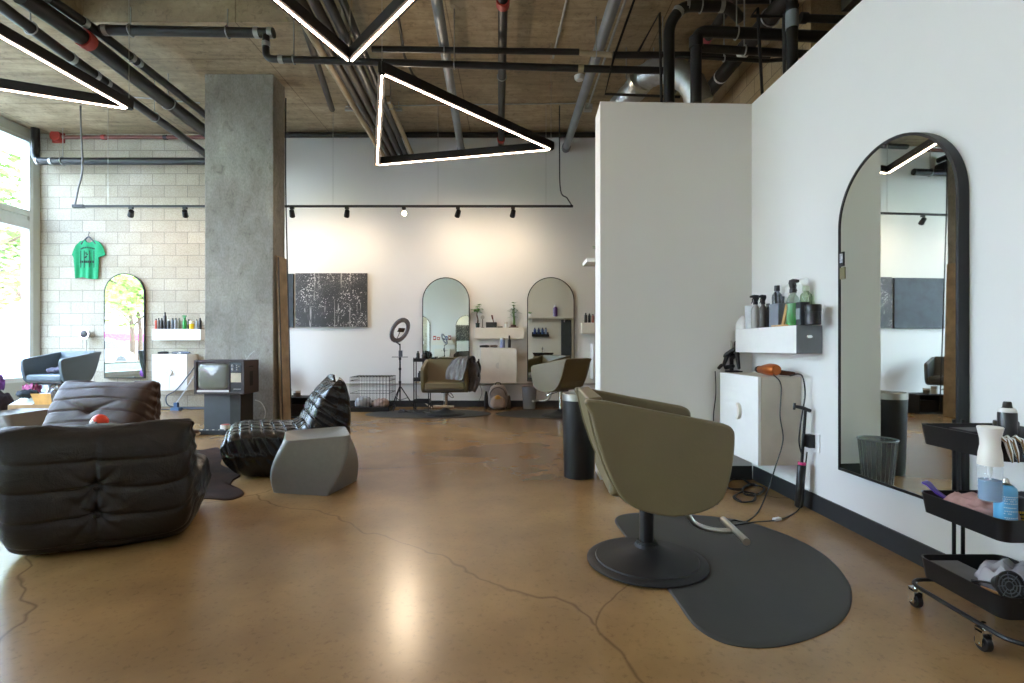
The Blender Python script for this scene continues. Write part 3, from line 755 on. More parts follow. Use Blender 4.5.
# ------------------------------------------------------------------ salon chairs
M_RAIL = plain('dark_lining', '#3d3930', .6)  # darker tone for the rail below the seat front
SIDE = [(-.315, .835), (-.02, .785), (.20, .745), (.262, .732), (.292, .712), (.300, .675), (.292, .57), (.268, .46), (.235, .40), (.16, .358), (.05, .338), (-.06, .352), (-.14, .385), (-.19, .44), (-.235, .53), (-.278, .66), (-.305, .77)]
BACKC = [(-.315, .835), (-.305, .77), (-.278, .66), (-.235, .53), (-.19, .44), (-.14, .385), (-.06, .352), (.05, .338), (.16, .358)]
def salon_chair(label, loc, rz, lift=0.0, mat=M_OLIVE, W=.68, bar=1.0, name='salon_chair', base_mat=M_MATTE, col_mat=M_BLACKMET, foot=True, rb=.295):
    t = thing(name, label, 'salon chair', loc, rz)
    T = .055
    z = lift
    for sgn in (1, -1):
        o_ = [(x, zz + z) for x, zz in SIDE]
        a, b = (W / 2 - T, W / 2) if sgn > 0 else (-W / 2, -W / 2 + T)
        oc = [(v.x, v.y) for v in catmull([Vector((x, y, 0)) for x, y in o_], 3, True)]
        MB().prism(oc, 'y', a, b).build('side_panel', mat, t, bevel=.014, seg=3)
    # back and underside shell
    out = [Vector((x, zz + z, 0)) for x, zz in BACKC]; out = catmull(out, 4)
    inn = []
    for i, p in enumerate(out):
        d = (out[min(i + 1, len(out) - 1)] - out[max(i - 1, 0)]).normalized(); inn.append(p + Vector((-d.y, d.x, 0)) * .065)
    poly = [(p.x, p.y) for p in out] + [(p.x, p.y) for p in inn[::-1]]
    MB().prism(poly, 'y', -W / 2 + T * .9, W / 2 - T * .9).build('back_panel', mat, t, bevel=.01, seg=3)
    # piping seam on the rear edge
    for sgn in (1, -1):
        MB().tube([Vector((p.x - .002, sgn * (W / 2 - T * .98), p.y)) for p in out[:26]], .006, 6).build('piping', mat, t)
    # seat cushion and front rail
    MB().bb(-.22, .262, -W / 2 + T * .92, W / 2 - T * .92, .40 + z, .505 + z).build('seat', mat, t, bevel=.03, seg=4)
    MB().bb(.10, .250, -W / 2 + T * .95, W / 2 - T * .95, .375 + z, .44 + z).build('front_rail', M_RAIL, t, bevel=.01)
    # post, base
    m = MB(); m.lathe([(0, 0), (rb, 0), (rb, .006), (rb - .012, .013), (rb - .04, .016), (rb - .045, .022), (rb * .55, .034), (.10, .056), (.06, .075), (.052, .09), (0, .09)], (0, 0, .0012), 56)
    m.build('base', base_mat, t, smooth=30)
    MB().cyl((0, 0, .085), (0, 0, .345 + z), .034, n=24).build('post', col_mat, t)
    MB().lathe([(.034, 0), (.046, 0), (.048, .006), (.046, .014), (.034, .014)], (0, 0, .088), 28).build('collar', base_mat, t)
    m = MB(); m.bb(-.10, .10, -.06, .06, .335 + z, .36 + z); m.build('mount_plate', M_BLACKMET, t, bevel=.004)
    if foot:
        m = MB(); pts = catmull([(.03, 0, .36 + z), (.14, 0, .33 + z), (.185, 0, .27 + z), (.225, 0, .205 + z), (.29, 0, .175 + z), (.36, 0, .165 + z), (.41, 0, .168 + z)], 6)
        m.tube(pts, .0135, 12); m.build('footrest_arm', M_STEEL, t)
        m = MB(); m.cyl((.42, -.15, .170 + z), (.42, .15, .170 + z), .017, n=16); m.build('footrest_bar', M_STEEL, t)
    m = MB(); m.tube(catmull([(-.02, .05, .345 + z), (.06, .10, .31 + z), (.17, .13, .275 + z), (.20, .10, .28 + z), (.17, .06, .31 + z), (.08, .03, .345 + z)], 5), .006, 8); m.build('pump_lever', M_CHROME, t)
    return t
salon_chair('large olive salon chair in the foreground, its side towards us', (.658, 2.505, 0.009), math.radians(-3), -.012, rb=.288)
salon_chair('olive salon chair facing us before the left back mirror, grey jacket over its arm', (-1.02, 7.88, 0.009), math.radians(-87), 0.0, W=.70, col_mat=M_CHROME)
salon_chair('olive salon chair turned left before the right back mirror', (.74, 7.75, 0.009), math.radians(141), 0.03, W=.72, col_mat=M_CHROME)
salon_chair('blue-grey salon chair in the left corner by the windows', (-6.78, 7.70, 0), math.radians(262), .14, mat=plain('bluelit_vinyl', '#59666d', .45, 0, .05, 5, .25, 90), W=.70, col_mat=M_CHROME)  # blue of the window light is put into the vinyl colour
salon_chair('dark salon chair between the concrete column and the back wall', (-4.35, 8.28, 0), math.radians(-35), 0.03, mat=plain('charcoal_vinyl', '#403d36', .45, 0, .05, 5, .25, 90), W=.70, col_mat=M_CHROME)
# floor mats
def mat_poly(pts, label, cat='floor mat', name='floor_mat', h=.009, mat=None, k=6):
    pts = catmull([Vector((x, y, 0)) for x, y in pts], k, True); n = len(pts); c = sum(pts, Vector()) / n
    m = MB(); rings = []
    for sc_, z in ((1, .0), (1, h * .35), (.985, h * .9), (.95, h), (.5, h), (.02, h)):
        rings.append([Vector(((p.x - c.x) * sc_, (p.y - c.y) * sc_, z)) for p in pts])
    m.loft(rings); o = m.build(name, mat or M_RUBBER, smooth=30); o.location = (c.x, c.y, .0005)
    return tag(o, label, cat)
def fl(px, py): v = FL(px, py); return (v.x, v.y)
mat_poly([fl(615, 520), fl(626, 514.5), fl(660, 513), fl(700, 516), fl(745, 522), fl(790, 537), fl(825, 556), fl(848, 582), fl(851, 605), fl(838, 625), fl(805, 641), fl(765, 648.5), fl(725, 644), fl(695, 627), fl(675, 600), fl(655, 573), fl(634, 547), fl(620, 530)],
         'black rubber floor mat under the foreground salon chair')
def oval(cx, cy, rx, ry, n=12): return [(cx + rx * math.cos(2 * PI * i / n), cy + ry * math.sin(2 * PI * i / n)) for i in range(n)]
mat_poly(oval(-1.30, 7.98, .98, .50), 'black oval mat under the salon chair with the jacket', k=5)
mat_poly(oval(.62, 7.98, .88, .50), 'black oval mat under the salon chair turned left', k=5)

# ------------------------------------------------------------------ arched mirrors
def arch_pts(w, h, n=28):
    r = w / 2; pts = [(-r, 0)]; 
    for i in range(n + 1):
        a = PI - PI * i / n; pts.append((r * math.cos(a), h - r + r * math.sin(a)))
    pts.append((r, 0)); return pts
def arched_mirror(label, loc, rz, w=.80, h=1.79, fr=.014, dp=.035):
    """hangs on a wall whose room side is local -Y; loc = bottom centre on the wall plane"""
    t = thing('arched_mirror', label, 'mirror', loc, rz)
    o_, i_ = arch_pts(w, h), [(x, y + 0.0) for x, y in arch_pts(w - 2 * fr, h - 2 * fr)]
    i_ = [(x, y + fr) for x, y in i_]
    n = len(o_); m = MB(); vs = []
    for y in (-dp, -.001):
        vs += [(x, y, z) for x, z in o_]; vs += [(x, y, z) for x, z in i_]
    fs = []
    for k in range(n):
        j = (k + 1) % n
        fs += [(k, j, n + j, n + k), (2 * n + k, 3 * n + k, 3 * n + j, 2 * n + j), (k, 2 * n + k, 2 * n + j, j), (n + k, n + j, 3 * n + j, 3 * n + k)]
    m.add(vs, fs); m.build('frame', M_BLACKMET, t, smooth=30)
    m = MB(); m.prism([(x, z) for x, z in i_], 'y', -dp + .004, -.002); m.build('glass', M_MIRROR, t, smooth=0)
    return t
def bx(px): return (px - 512) / 57.36
def bz(py): return HC + (HY - py) / 57.36
arched_mirror('arched mirror behind the salon chair with the jacket', (bx(446.3), YB - .02, .42), 0, .82, 1.83)
arched_mirror('arched mirror at right of the back wall, reflecting a shampoo basin', (bx(550.5), YB - .045, .45), math.radians(2.2), .82, 1.80)
arched_mirror('arched mirror on the block wall reflecting green trees', (bx(126.3), YB - .02, .50), 0, .70, 1.82)
# the near mirror on the right wall
Y0, Y1 = 2.13, 2.965
ymid = (2.13 + 2.93) / 2
ymid = 2.605
arched_mirror('tall arched mirror on the right wall, nearest to us', (RW(ymid) - .006, ymid, .34), -PI / 2 + .0352 + math.radians(.7), .765, 1.775, .014, .05)
# ------------------------------------------------------------------ wall cabinets and shelf boxes (room side = local -Y, origin on the wall, bottom centre)
def wall_cabinet(label, loc, rz, w=.59, h=.60, d=.295, mat=M_WHITE, doors=2, door_mat=None, flip=False):
    t = thing('wall_cabinet', label, 'cabinet', loc, rz)
    MB().bb(-w / 2, w / 2, -d + .02, -.001, 0, h).build('body', mat, t, smooth=0, bevel=.002)
    dm = door_mat or mat
    if doors == 2:
        for s_ in (-1, 1):
            x0, x1 = (-w / 2, -.0015) if s_ < 0 else (.0015, w / 2)
            dr = MB().bb(x0, x1, -d, -d + .0185, .0, h).build('door', dm, t, smooth=0, bevel=.0015)
            # half-disc pull on each door: one thin, its grey painting a recess's shade, one raised white
            m = MB(); pts = [(0, -.052)] if False else []
            a0, a1 = (PI / 2, 3 * PI / 2) if s_ < 0 else (-PI / 2, PI / 2)
            pts = [(.052 * math.cos(a0 + (a1 - a0) * i / 16) + s_ * .003, h * .5 + .052 * math.sin(a0 + (a1 - a0) * i / 16)) for i in range(17)]
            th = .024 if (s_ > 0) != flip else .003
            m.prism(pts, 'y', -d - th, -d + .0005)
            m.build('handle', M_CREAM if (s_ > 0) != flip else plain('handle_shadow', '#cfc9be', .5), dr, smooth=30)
    else:
        dr = MB().bb(-w / 2, w / 2, -d, -d + .0185, 0, h).build('door', dm, t, smooth=0, bevel=.0015)
        m = MB(); pts = []
        for i in range(17): a = -PI / 2 + PI * i / 16; pts.append((.018 + .045 * math.cos(a), h * .56 + .06 * math.sin(a)))
        for i in range(17): a = PI / 2 - PI * i / 16; pts.append((.018 + .018 * math.cos(a), h * .56 + .044 * math.sin(a)))
        m.prism(pts, 'y', -d - .022, -d + .0005); m.build('handle', M_CREAM, dr, smooth=30)
    return t
def wall_shelf(label, loc, rz, w=.82, h=.18, d=.17, mat=M_WHITE, split=True, end=None):
    t = thing('wall_shelf', label, 'shelf', loc, rz)
    MB().bb(-w / 2, w / 2, -d + .016, -.001, 0, h).build('body', mat, t, smooth=0, bevel=.002)
    if split:
        for x0, x1 in ((-w / 2, -.0015), (.0015, w / 2)): MB().bb(x0, x1, -d, -d + .0155, 0, h).build('front_panel', mat, t, smooth=0, bevel=.0015)
    else: MB().bb(-w / 2, w / 2, -d, -d + .0155, 0, h).build('front_panel', mat, t, smooth=0, bevel=.0015)
    if end:
        o = MB().bb(-w / 2 - .004, -w / 2 + .0, -d, -.001, 0, h).build('end_panel', end, t, smooth=0); part_label(o, 'grey end panel')
        m = MB(); m.lathe([(0, 0), (.5, 0), (.45, .15), (0, .15)], (0, 0, 0), 20)
        vs = [Vector((-w / 2 - .004 - v.z * .02, -d * .5 + v.x * .045, h * .60 + v.y * .024)) for v in m.v]; m.v = vs
        o = m.build('badge', M_STEEL, t); part_label(o, 'small oval silver badge')
    return t
WB = YB - .0005
wall_shelf('cream wall shelf with two potted plants between the back mirrors', (bx(499.5) * .985, WB, 1.185), 0, .84, .19, .17, M_CREAM)
wall_cabinet('cream wall cabinet between the back mirrors', (bx(499) * .975, WB, .43), 0, .60, .60, .30, M_CREAM)
wall_shelf('white wall shelf full of bottles on the block wall', (-5.745, WB, 1.16), 0, .83, .19, .17, M_WHITE, split=False)
wall_cabinet('white wall cabinet on the block wall left of the column', (-5.775, WB, .31), 0, .59, .61, .30, M_WHITE)
wall_shelf('cream wall shelf partly hidden behind the partition edge', (1.62, WB, 1.27), 0, .84, .19, .17, M_CREAM)
wall_cabinet('white wall cabinet partly hidden behind the partition edge', (1.66, WB, .50), 0, .59, .60, .30, M_WHITE)
rr_ = -PI / 2 + .0352
def on_right(Y, z): return (RW(Y) - .001, Y, z)
GREYEND = plain('grey_laminate', '#7b7f83', .4, 0, .03)
# local +X points to -Y (towards us) on the right wall, so the near end is +w/2
t = wall_shelf('white wall shelf with a grey end, on the right wall by the corner', on_right(3.63, 1.012), rr_, .81, .178, .165, M_WHITE, split=False)
o = MB().bb(.405, .412, -.165, -.001, 0, .178).build('end_panel', GREYEND, t, smooth=0); part_label(o, 'grey end panel')
m = MB(); n = 24
m.loft([[Vector((.4125, -.083 + .020 * math.cos(2 * PI * i / n), .107 + .011 * math.sin(2 * PI * i / n))) for i in range(n)], [Vector((.416, -.083 + .017 * math.cos(2 * PI * i / n), .107 + .009 * math.sin(2 * PI * i / n))) for i in range(n)]])
o = m.build('badge', M_CHROME, t); part_label(o, 'small oval silver badge')
SIDEBG = plain('beige_laminate', '#c9c0b2', .45, 0, .04)
t = wall_cabinet('white wall cabinet with dangling cords, on the right wall by the corner', on_right(3.73, .258), rr_, .58, .595, .295, SIDEBG, doors=1, door_mat=M_WHITE)
for ch in [c for c in COL.objects if c.parent == t and c.name.startswith('body')]: part_label(ch, 'beige side')
m = MB()
for i, (a, b) in enumerate(((0, .012), (.018, .022), (.028, .040))): m.bb(.2895, .2902, -.15 + a, -.15 + b, .40, .402)
# ------------------------------------------------------------------ small goods
def bottle(label, loc, h, r, col, cap='#1a1a1a', kind='bottle', neck=.45, rough=.35, group=None, clear=False, shoulder=.75, name='bottle'):
    t = thing(name, label, kind, loc, 0, group)
    mt = glassy('clear_' + col[1:], hexc(col), .75, .08) if clear else plain('bottle_' + col[1:], col, rough, 0, .05)
    s = shoulder
    MB().lathe([(0, 0), (r * .92, 0), (r, .004), (r, h * s * .96), (r * .9, h * (s + .03)), (r * neck, h * (s + .10)), (r * neck, h * (s + .12)), (0, h * (s + .12))], (0, 0, .0005), 20).build('body', mt, t, smooth=35)
    MB().lathe([(0, 0), (r * neck * 1.25, 0), (r * neck * 1.2, h * (.88 - s) * .98), (0, h * (.88 - s))], (0, 0, h * (s + .12)), 16).build('cap', plain('cap_' + cap[1:], cap, .4), t, smooth=35)
    return t
def spray(label, loc, h, r, col, top='#1a1a1a', rz=0, clear=False, group=None, liquid=None):
    t = thing('spray_bottle', label, 'spray bottle', loc, rz, group)
    mt = glassy('clear_' + col[1:], hexc(col), .85, .06) if clear else plain('bottle_' + col[1:], col, .35, 0, .05)
    MB().lathe([(0, 0), (r * .94, 0), (r, .005), (r, h * .52), (r * .85, h * .60), (r * .42, h * .68), (r * .42, h * .72), (0, h * .72)], (0, 0, .0005), 24).build('body', mt, t, smooth=35)
    if liquid: MB().lathe([(0, 0), (r * .9, 0), (r * .95, .004), (r * .95, h * .47), (0, h * .47)], (0, 0, .003), 24).build('liquid', plain('liquid_' + liquid[1:], liquid, .2, 0, .1), t, smooth=35)
    tm = plain('cap_' + top[1:], top, .4)
    m = MB(); m.lathe([(0, 0), (r * .55, 0), (r * .52, h * .08), (r * .35, h * .10), (0, h * .10)], (0, 0, h * .71), 16)
    m.prism([(-r * .9, h * .93), (-r * .7, h * .99), (r * .5, h * 1.0), (r * 1.35, h * .965), (r * 1.35, h * .915), (r * .4, h * .90), (r * .35, h * .78), (-r * .35, h * .78)], 'y', -r * .28, r * .28)
    m.build('spray_head', tm, t, smooth=30, bevel=.001)
    MB().tube(catmull([(r * .5, 0, h * .90), (r * .85, 0, h * .86), (r * .80, 0, h * .80), (r * 1.05, 0, h * .74)], 4), r * .12, 6).build('trigger', tm, t)
    return t
def jar(label, loc, h, r, col, lid='#151515', group=None, kind='jar', name='jar'):
    t = thing(name, label, kind, loc, 0, group)
    MB().lathe([(0, 0), (r * .95, 0), (r, .003), (r, h * .62), (r * .95, h * .66), (0, h * .66)], (0, 0, .0005), 24).build('body', plain('jar_' + col[1:], col, .4, 0, .05), t, smooth=35)
    MB().lathe([(0, 0), (r * 1.03, 0), (r * 1.03, h * .3), (r * .98, h * .34), (0, h * .34)], (0, 0, h * .66), 24).build('lid', plain('cap_' + lid[1:], lid, .35), t, smooth=35)
    return t
def cordthing(label, pts, r=.004, mat=M_BLACKP, name='loose_cable', cat='cable', k=6):
    m = MB(); m.tube(catmull(pts, k), r, 6); o = m.build(name, mat, recenter=True); return tag(o, label, cat)

# block-wall shelf: bottles left to right
zs = 1.16 + .1905; ysf = YB - .10
def sx_(px): return (px - 512) / 58.0
G = 'products on the block wall shelf'
for px, h, r, col, cap, lb in ((156.0, .18, .020, '#c8523c', '#222222', 'slim red bottle at the left end of the block wall shelf'),
                               (158.5, .19, .022, '#6b6258', '#222222', 'brown-grey bottle next to the red one on the block wall shelf'),
                               (161.6, .19, .024, '#2a2826', '#111111', 'dark wide bottle third from left on the block wall shelf'),
                               (165.0, .29, .024, '#2b2b2d', '#0d0d0d', 'tallest dark bottle with a pointed top on the block wall shelf'),
                               (168.6, .17, .023, '#3b4046', '#e6e6e6', 'dark bottle with a white top right of the tallest dark bottle'),
                               (172.6, .19, .020, '#59636a', '#2a2a2a', 'blue-grey bottle at the middle of the block wall shelf'),
                               (175.6, .19, .024, '#8b8f92', '#33383c', 'pale grey bottle right of the blue-grey one'),
                               (179.0, .19, .020, '#6d6a58', '#24262a', 'olive bottle left of the green bottle on the block wall shelf'),
                               (188.6, .17, .020, '#23262a', '#111111', 'small black bottle between the green and yellow ones'),
                               (196.6, .17, .018, '#aab4bd', '#2c2c2c', 'clear grey bottle right of the yellow tub'),
                               (200.0, .19, .024, '#1c1f22', '#0d0d0d', 'black bottle at the right end of the block wall shelf')):
    bottle(lb, (sx_(px), ysf, zs), h, r, col, cap, group=G)
spray('green spray bottle on the block wall shelf', (sx_(184.6), ysf, zs), .24, .032, '#1f8a3c', '#1f7a3a', PI, group=G)
jar('yellow tub with a white lid on the block wall shelf', (sx_(192.2), ysf - .02, zs), .14, .036, '#e8c91f', '#f0ead0', group=G, kind='tub', name='tub')
# clutter on the block-wall cabinet
def clipper(label, loc, rz, col='#1b2026'):
    t = thing('hair_clipper', label, 'hair clipper', loc, rz)
    m = MB(); pts = [(-.09, 0, .022), (-.04, 0, .026), (.03, 0, .026), (.07, 0, .024)]; m.tube(pts, [.016, .021, .024, .018], 12); m.build('body', plain('clip_' + col[1:], col, .35), t)
    MB().bb(.068, .092, -.018, .018, .016, .032).build('blade', M_STEEL, t, smooth=0, bevel=.002)
    return t
zc = .31 + .6105
clipper('black hair clipper at the left of the block wall cabinet top', (-5.96, YB - .16, zc), .4)
clipper('dark hair clipper at the middle of the block wall cabinet top', (-5.79, YB - .10, zc), -.3)
clipper('blue-black hair clipper at the right of the block wall cabinet top', (-5.55, YB - .24, zc), 3.0, '#1d2b40')
def hair_dryer(label, loc, rz, col, metal=.6, handle_col=None, s=1.0, cordpts=None, tilt=0):
    t = thing('hair_dryer', label, 'hair dryer', loc, rz)
    mt = plain('dryer_' + col[1:], col, .3, metal, .06)
    m = MB(); m.tube([Vector(p) * s for p in ((-.085, 0, .045), (-.083, 0, .045), (-.06, 0, .045), (-.01, 0, .045), (.05, 0, .042), (.09, 0, .040), (.115, 0, .040))], [x * s for x in (.020, .033, .040, .042, .036, .028, .025)], 22); m.build('barrel', mt, t)
    MB().tube([Vector(p) * s for p in ((.112, 0, .04), (.118, 0, .04), (.15, 0, .04))], [x * s for x in (.024, .027, .020)], 18).build('nozzle', M_BLACKP, t)
    MB().tube([Vector(p) * s for p in ((-.02, -.02, .035), (-.035, -.07, .024), (-.055, -.13, .018), (-.06, -.145, .018))], [x * s for x in (.020, .018, .015, .010)], 14).build('handle', plain('dryer_' + (handle_col or col)[1:], handle_col or col, .35, metal, .06), t)
    return t
hair_dryer('small white-tipped dark hair dryer on the block wall cabinet', (-5.66, YB - .14, zc), .1, '#23272d', .1, '#e6e6e6', .6)
# ring-shaped wall lamp on blocks
t = thing('wall_lamp', 'small round black and chrome lamp on a thin stem on the block wall', 'lamp', (bx(89), YB - .002, bz(372)))
MB().tube([(0, -.05, 0), (0, -.06, .35), (0, -.06, .60)], .010, 8).build('stem', M_STEEL, t)
m = MB(); m.tube([(0, -.02, .66), (0, -.04, .66), (0, -.08, .66), (.0, -.11, .66)], [.05, .06, .085, .09], 20); m.build('lamp_head', M_CHROME, t)
MB().sphere((0, -.113, .66), (.062, .012, .062), 18, 8).build('lens', M_BLACKP, t)
MB().tube([(0, -.06, .6), (0, -.0, .64), (0, .0, .66)], .01, 8).build('wall_bracket', M_STEEL, t)
# green shirt on hanger
M_SHIRT = plain('green_cotton', '#0c8c5a', .8, 0, .12, 30)
t = thing('t_shirt', 'green t-shirt with black print hanging on the block wall', 't-shirt', (bx(90), YB - .03, bz(279)))
s_ = 1 / 57.36
def sp_(px, py): return ((px - 90) * s_ , (279 - py) * s_)
outl = [sp_(*p) for p in ((87, 240.3), (81.5, 241.5), (77.5, 246), (73.6, 255), (75.4, 258), (78.2, 258.5), (79.3, 252), (78.9, 262), (77.6, 278.6), (84, 277.5), (90, 279), (99.4, 279.3), (100, 268), (100.4, 257.5), (104.5, 256.2), (106.6, 255), (104, 246.5), (101, 242.5), (95.5, 240.3), (94, 242.3), (91, 243.2), (88.3, 242.3))]
m = MB()
def shirt_y(x, z, side):
    return -.018 * (.6 + .4 * math.cos(x * 30 + z * 2)) * side - .012 * math.sin(x * 55 + 1) * max(0, (.55 - z)) * 1.5
# fine fan grid clipped to the outline by triangulating a subdivided polygon
bm = bmesh.new(); vs = [bm.verts.new((x, 0, z)) for x, z in outl]; bm.faces.new(vs); bmesh.ops.triangulate(bm, faces=bm.faces[:])
for _ in range(4): bmesh.ops.subdivide_edges(bm, edges=bm.edges[:], cuts=1, use_grid_fill=True)
bm.verts.ensure_lookup_table()
front = [v.co.copy() for v in bm.verts]; tris = [tuple(v.index for v in f.verts) for f in bm.faces]
edge = {v.index for v in bm.verts if v.is_boundary}; bm.free()
vs = []
for side in (1, -.1):
    for i, c in enumerate(front): vs.append(Vector((c.x, (shirt_y(c.x, c.z, 1) if side > 0 else .004), c.z)))
nF = len(front)
m.add(vs, tris + [tuple(i + nF for i in f[::-1]) for f in tris])
shirt = m.build('shirt_body', M_SHIRT, t, smooth=70)
# stitch the rim
bmm = bmesh.new(); bmm.from_mesh(shirt.data); be = [e for e in bmm.edges if e.is_boundary]
bmesh.ops.bridge_loops(bmm, edges=be) if False else None
bmm.verts.ensure_lookup_table()
for e in be:
    a, b = e.verts[0].index, e.verts[1].index
    if a < nF and b < nF:
        try: bmm.faces.new((bmm.verts[a], bmm.verts[b], bmm.verts[b + nF], bmm.verts[a + nF]))
        except ValueError: pass
bmm.to_mesh(shirt.data); bmm.free()
M_PRINT = plain('black_print', '#0b2a20', .8)
pr = MB()
def pbox(x0, x1, y0, y1):
    a, b = sp_(x0, y1), sp_(x1, y0); xc = (a[0] + b[0]) / 2
    yy = min(shirt_y(x, z, 1) for x in (a[0], xc, b[0]) for z in (a[1], b[1])) - .003
    pr.bb(a[0], b[0], yy - .001, yy, a[1], b[1])
def frnd(a): return a
for i in range(9):                                     # arched line of print
    x = 82.3 + i * 1.62; y = 249.2 - 1.3 * math.sin(PI * i / 8)
    pbox(x, x + 1.15, y - .8, y + .8)
for x in (82.5, 86.3, 91.6, 95.6): pbox(x - .35, x + .35, 251, 268)
for x, y in ((88, 253.5), (89.2, 255), (88.2, 257), (87.6, 258)): pbox(x - .7, x + .9, y - .6, y + .6)
for i in range(7): pbox(81.8 + i * 2.0, 83.2 + i * 2.0, 261, 263.3)
pr.build('shirt_print', M_PRINT, t, smooth=0)
m = MB(); hz = sp_(90, 238)
m.tube(catmull([(-.13, -.005, sp_(0, 244.5)[1]), (-.06, -.005, sp_(0, 240)[1]), (0, -.005, sp_(0, 237.3)[1]), (.06, -.005, sp_(0, 240)[1]), (.13, -.005, sp_(0, 244.5)[1])], 5), .012, 8)
m.tube(catmull([(0, -.005, sp_(0, 237.3)[1]), (0, -.005, sp_(0, 235)[1]), (.012, -.005, sp_(0, 233.5)[1]), (0, -.005, sp_(0, 232.2)[1]), (-.012, -.005, sp_(0, 232.8)[1])], 5), .004, 6)
o = m.build('hanger', plain('dark_hanger', '#2c3038', .4), t); o.name = 'clothes_hanger'
m = MB(); m.cyl((0, .0295, sp_(0, 232.6)[1]), (0, -.02, sp_(0, 232.6)[1]), .004, n=8); m.build('wall_hook', M_STEEL, t)

# paintings
def mat_splatter():
    m, nt, b = new_mat('splattered_canvas'); v = coords(nt)
    base = ramp(nt, noise(nt, v, 2.5, 4), [(.3, hexc('#2b2a2b')), (.7, hexc('#454343'))])
    vo = N(nt, 'ShaderNodeTexVoronoi'); vo.inputs['Scale'].default_value = 30; vo.inputs['Randomness'].default_value = 1
    nz = N(nt, 'ShaderNodeTexNoise'); nz.inputs['Scale'].default_value = 9; nz.inputs['Detail'].default_value = 6
    L(nt, v, nz.inputs['Vector']); mx = mixc(nt, .16, v, nz.outputs['Color'], 'ADD'); L(nt, mx, vo.inputs['Vector'])
    dens = ramp(nt, noise(nt, v, 2.2, 3), [(.36, (.0,) * 3), (.60, (.38,) * 3)])
    ls = N(nt, 'ShaderNodeMath', operation='LESS_THAN'); L(nt, vo.outputs['Distance'], ls.inputs[0]); L(nt, dens, ls.inputs[1])
    c = mixc(nt, ls.outputs[0], base, hexc('#b9b4ae'))
    vf = coords(nt, (26, 1, 1.6)); fil = ramp(nt, noise(nt, vf, 1.0, 5, .6, .6), [(.62, (0, 0, 0)), (.66, (1, 1, 1))])
    c = mixc(nt, fil, c, hexc('#a5a19b'))
    vd = N(nt, 'ShaderNodeTexVoronoi'); vd.inputs['Scale'].default_value = 70; L(nt, v, vd.inputs['Vector'])
    l2 = N(nt, 'ShaderNodeMath', operation='LESS_THAN'); L(nt, vd.outputs['Distance'], l2.inputs[0]); 
    d2 = ramp(nt, noise(nt, v, 3.1, 2), [(.42, (.0,) * 3), (.7, (.30,) * 3)]); L(nt, d2, l2.inputs[1])
    c = mixc(nt, l2.outputs[0], c, hexc('#c9c5be'))
    L(nt, c, b.inputs['Base Color']); b.inputs['Roughness'].default_value = .55; return m
def painting(label, x0, x1, y0, y1, mat):
    t = thing('painting', label, 'painting', ((x0 + x1) / 2, YB - .0005, y0))
    w, h = (x1 - x0), (y1 - y0)
    MB().bb(-w / 2, w / 2, -.038, -.001, 0, h).build('stretcher', M_MATTE, t, smooth=0)
    MB().bb(-w / 2 + .0, w / 2, -.041, -.0385, 0, h).build('canvas', mat, t, smooth=0)
    return t
painting('black abstract painting splattered with white, right of the column', bx(296.3), bx(367.5), bz(327), bz(273.5), mat_splatter())
m_, nt, b = new_mat('dark_canvas'); v = coords(nt)
L(nt, ramp(nt, noise(nt, v, 5, 6, .6, .5), [(.3, hexc('#24292f')), (.7, hexc('#3c444c'))]), b.inputs['Base Color']); b.inputs['Roughness'].default_value = .6
painting('plain slate-dark painting beside the splattered one, half hidden by the column', bx(294) - 1.0, bx(294), bz(327.5), bz(274), m_)

# ------------------------------------------------------------------ plants on the cream shelf
def leafs(m, base, n, L_, W_, spread, up, rnd):
    for i in range(n):
        a = 2 * PI * i / n + rnd.uniform(-.3, .3); el = up + rnd.uniform(-.25, .25); l_ = L_ * rnd.uniform(.75, 1.15)
        d = Vector((math.cos(a) * math.cos(el), math.sin(a) * math.cos(el) * .7, math.sin(el)))
        s = d.cross(Vector((0, 0, 1))).normalized()
        p0 = Vector(base); vs = []
        for k, (f, w) in enumerate(((0, .15), (.3, .9), (.6, 1), (.85, .55), (1, .04))):
            c = p0 + d * l_ * f + Vector((0, 0, -l_ * .35 * f * f)); vs += [c - s * W_ * w / 2, c + s * W_ * w / 2]
        m.add(vs, [(2 * j, 2 * j + 1, 2 * j + 3, 2 * j + 2) for j in range(4)])
M_LEAF = plain('green_leaf', '#4f8a2e', .5, 0, .35, 25); M_BARK = plain('brown_bark', '#5a4433', .8, 0, .2, 20)
zsh = 1.185 + .1905; ysh = YB - .085
def shx(px): return (px - 512) / 57.9
t = thing('potted_plant', 'small potted money tree at the left end of the cream shelf', 'potted plant', (shx(477.6), ysh, zsh))
MB().lathe([(0, 0), (.030, 0), (.038, .075), (.040, .08), (.034, .082), (.033, .07), (0, .068)], (0, 0, .0005), 20).build('pot', plain('dark_pot', '#2b3a35', .35), t)
MB().tube(catmull([(0, 0, .065), (.006, 0, .14), (-.012, 0, .22), (-.004, 0, .29)], 5), [.013] * 5 + [.010] * 5 + [.008] * 6, 8).build('stem', M_BARK, t)
m = MB(); rnd = random.Random(4)
for b_, L_ in (((-.01, 0, .28), .11), ((-.05, 0, .31), .09), ((.03, 0, .32), .10), ((.0, .0, .36), .08), ((.03, 0, .40), .05)): leafs(m, b_, 8, L_ * 1.15, .05, 1, .3, rnd)
m.tube([(-.004, 0, .28), (-.05, 0, .31)], .003, 5); m.tube([(-.004, 0, .28), (.03, 0, .33), (.03, 0, .4)], .003, 5)
m.build('foliage', M_LEAF, t, smooth=0)
t = thing('potted_plant', 'lucky bamboo in a low brown pot on the cream shelf', 'potted plant', (shx(513.5), ysh, zsh))
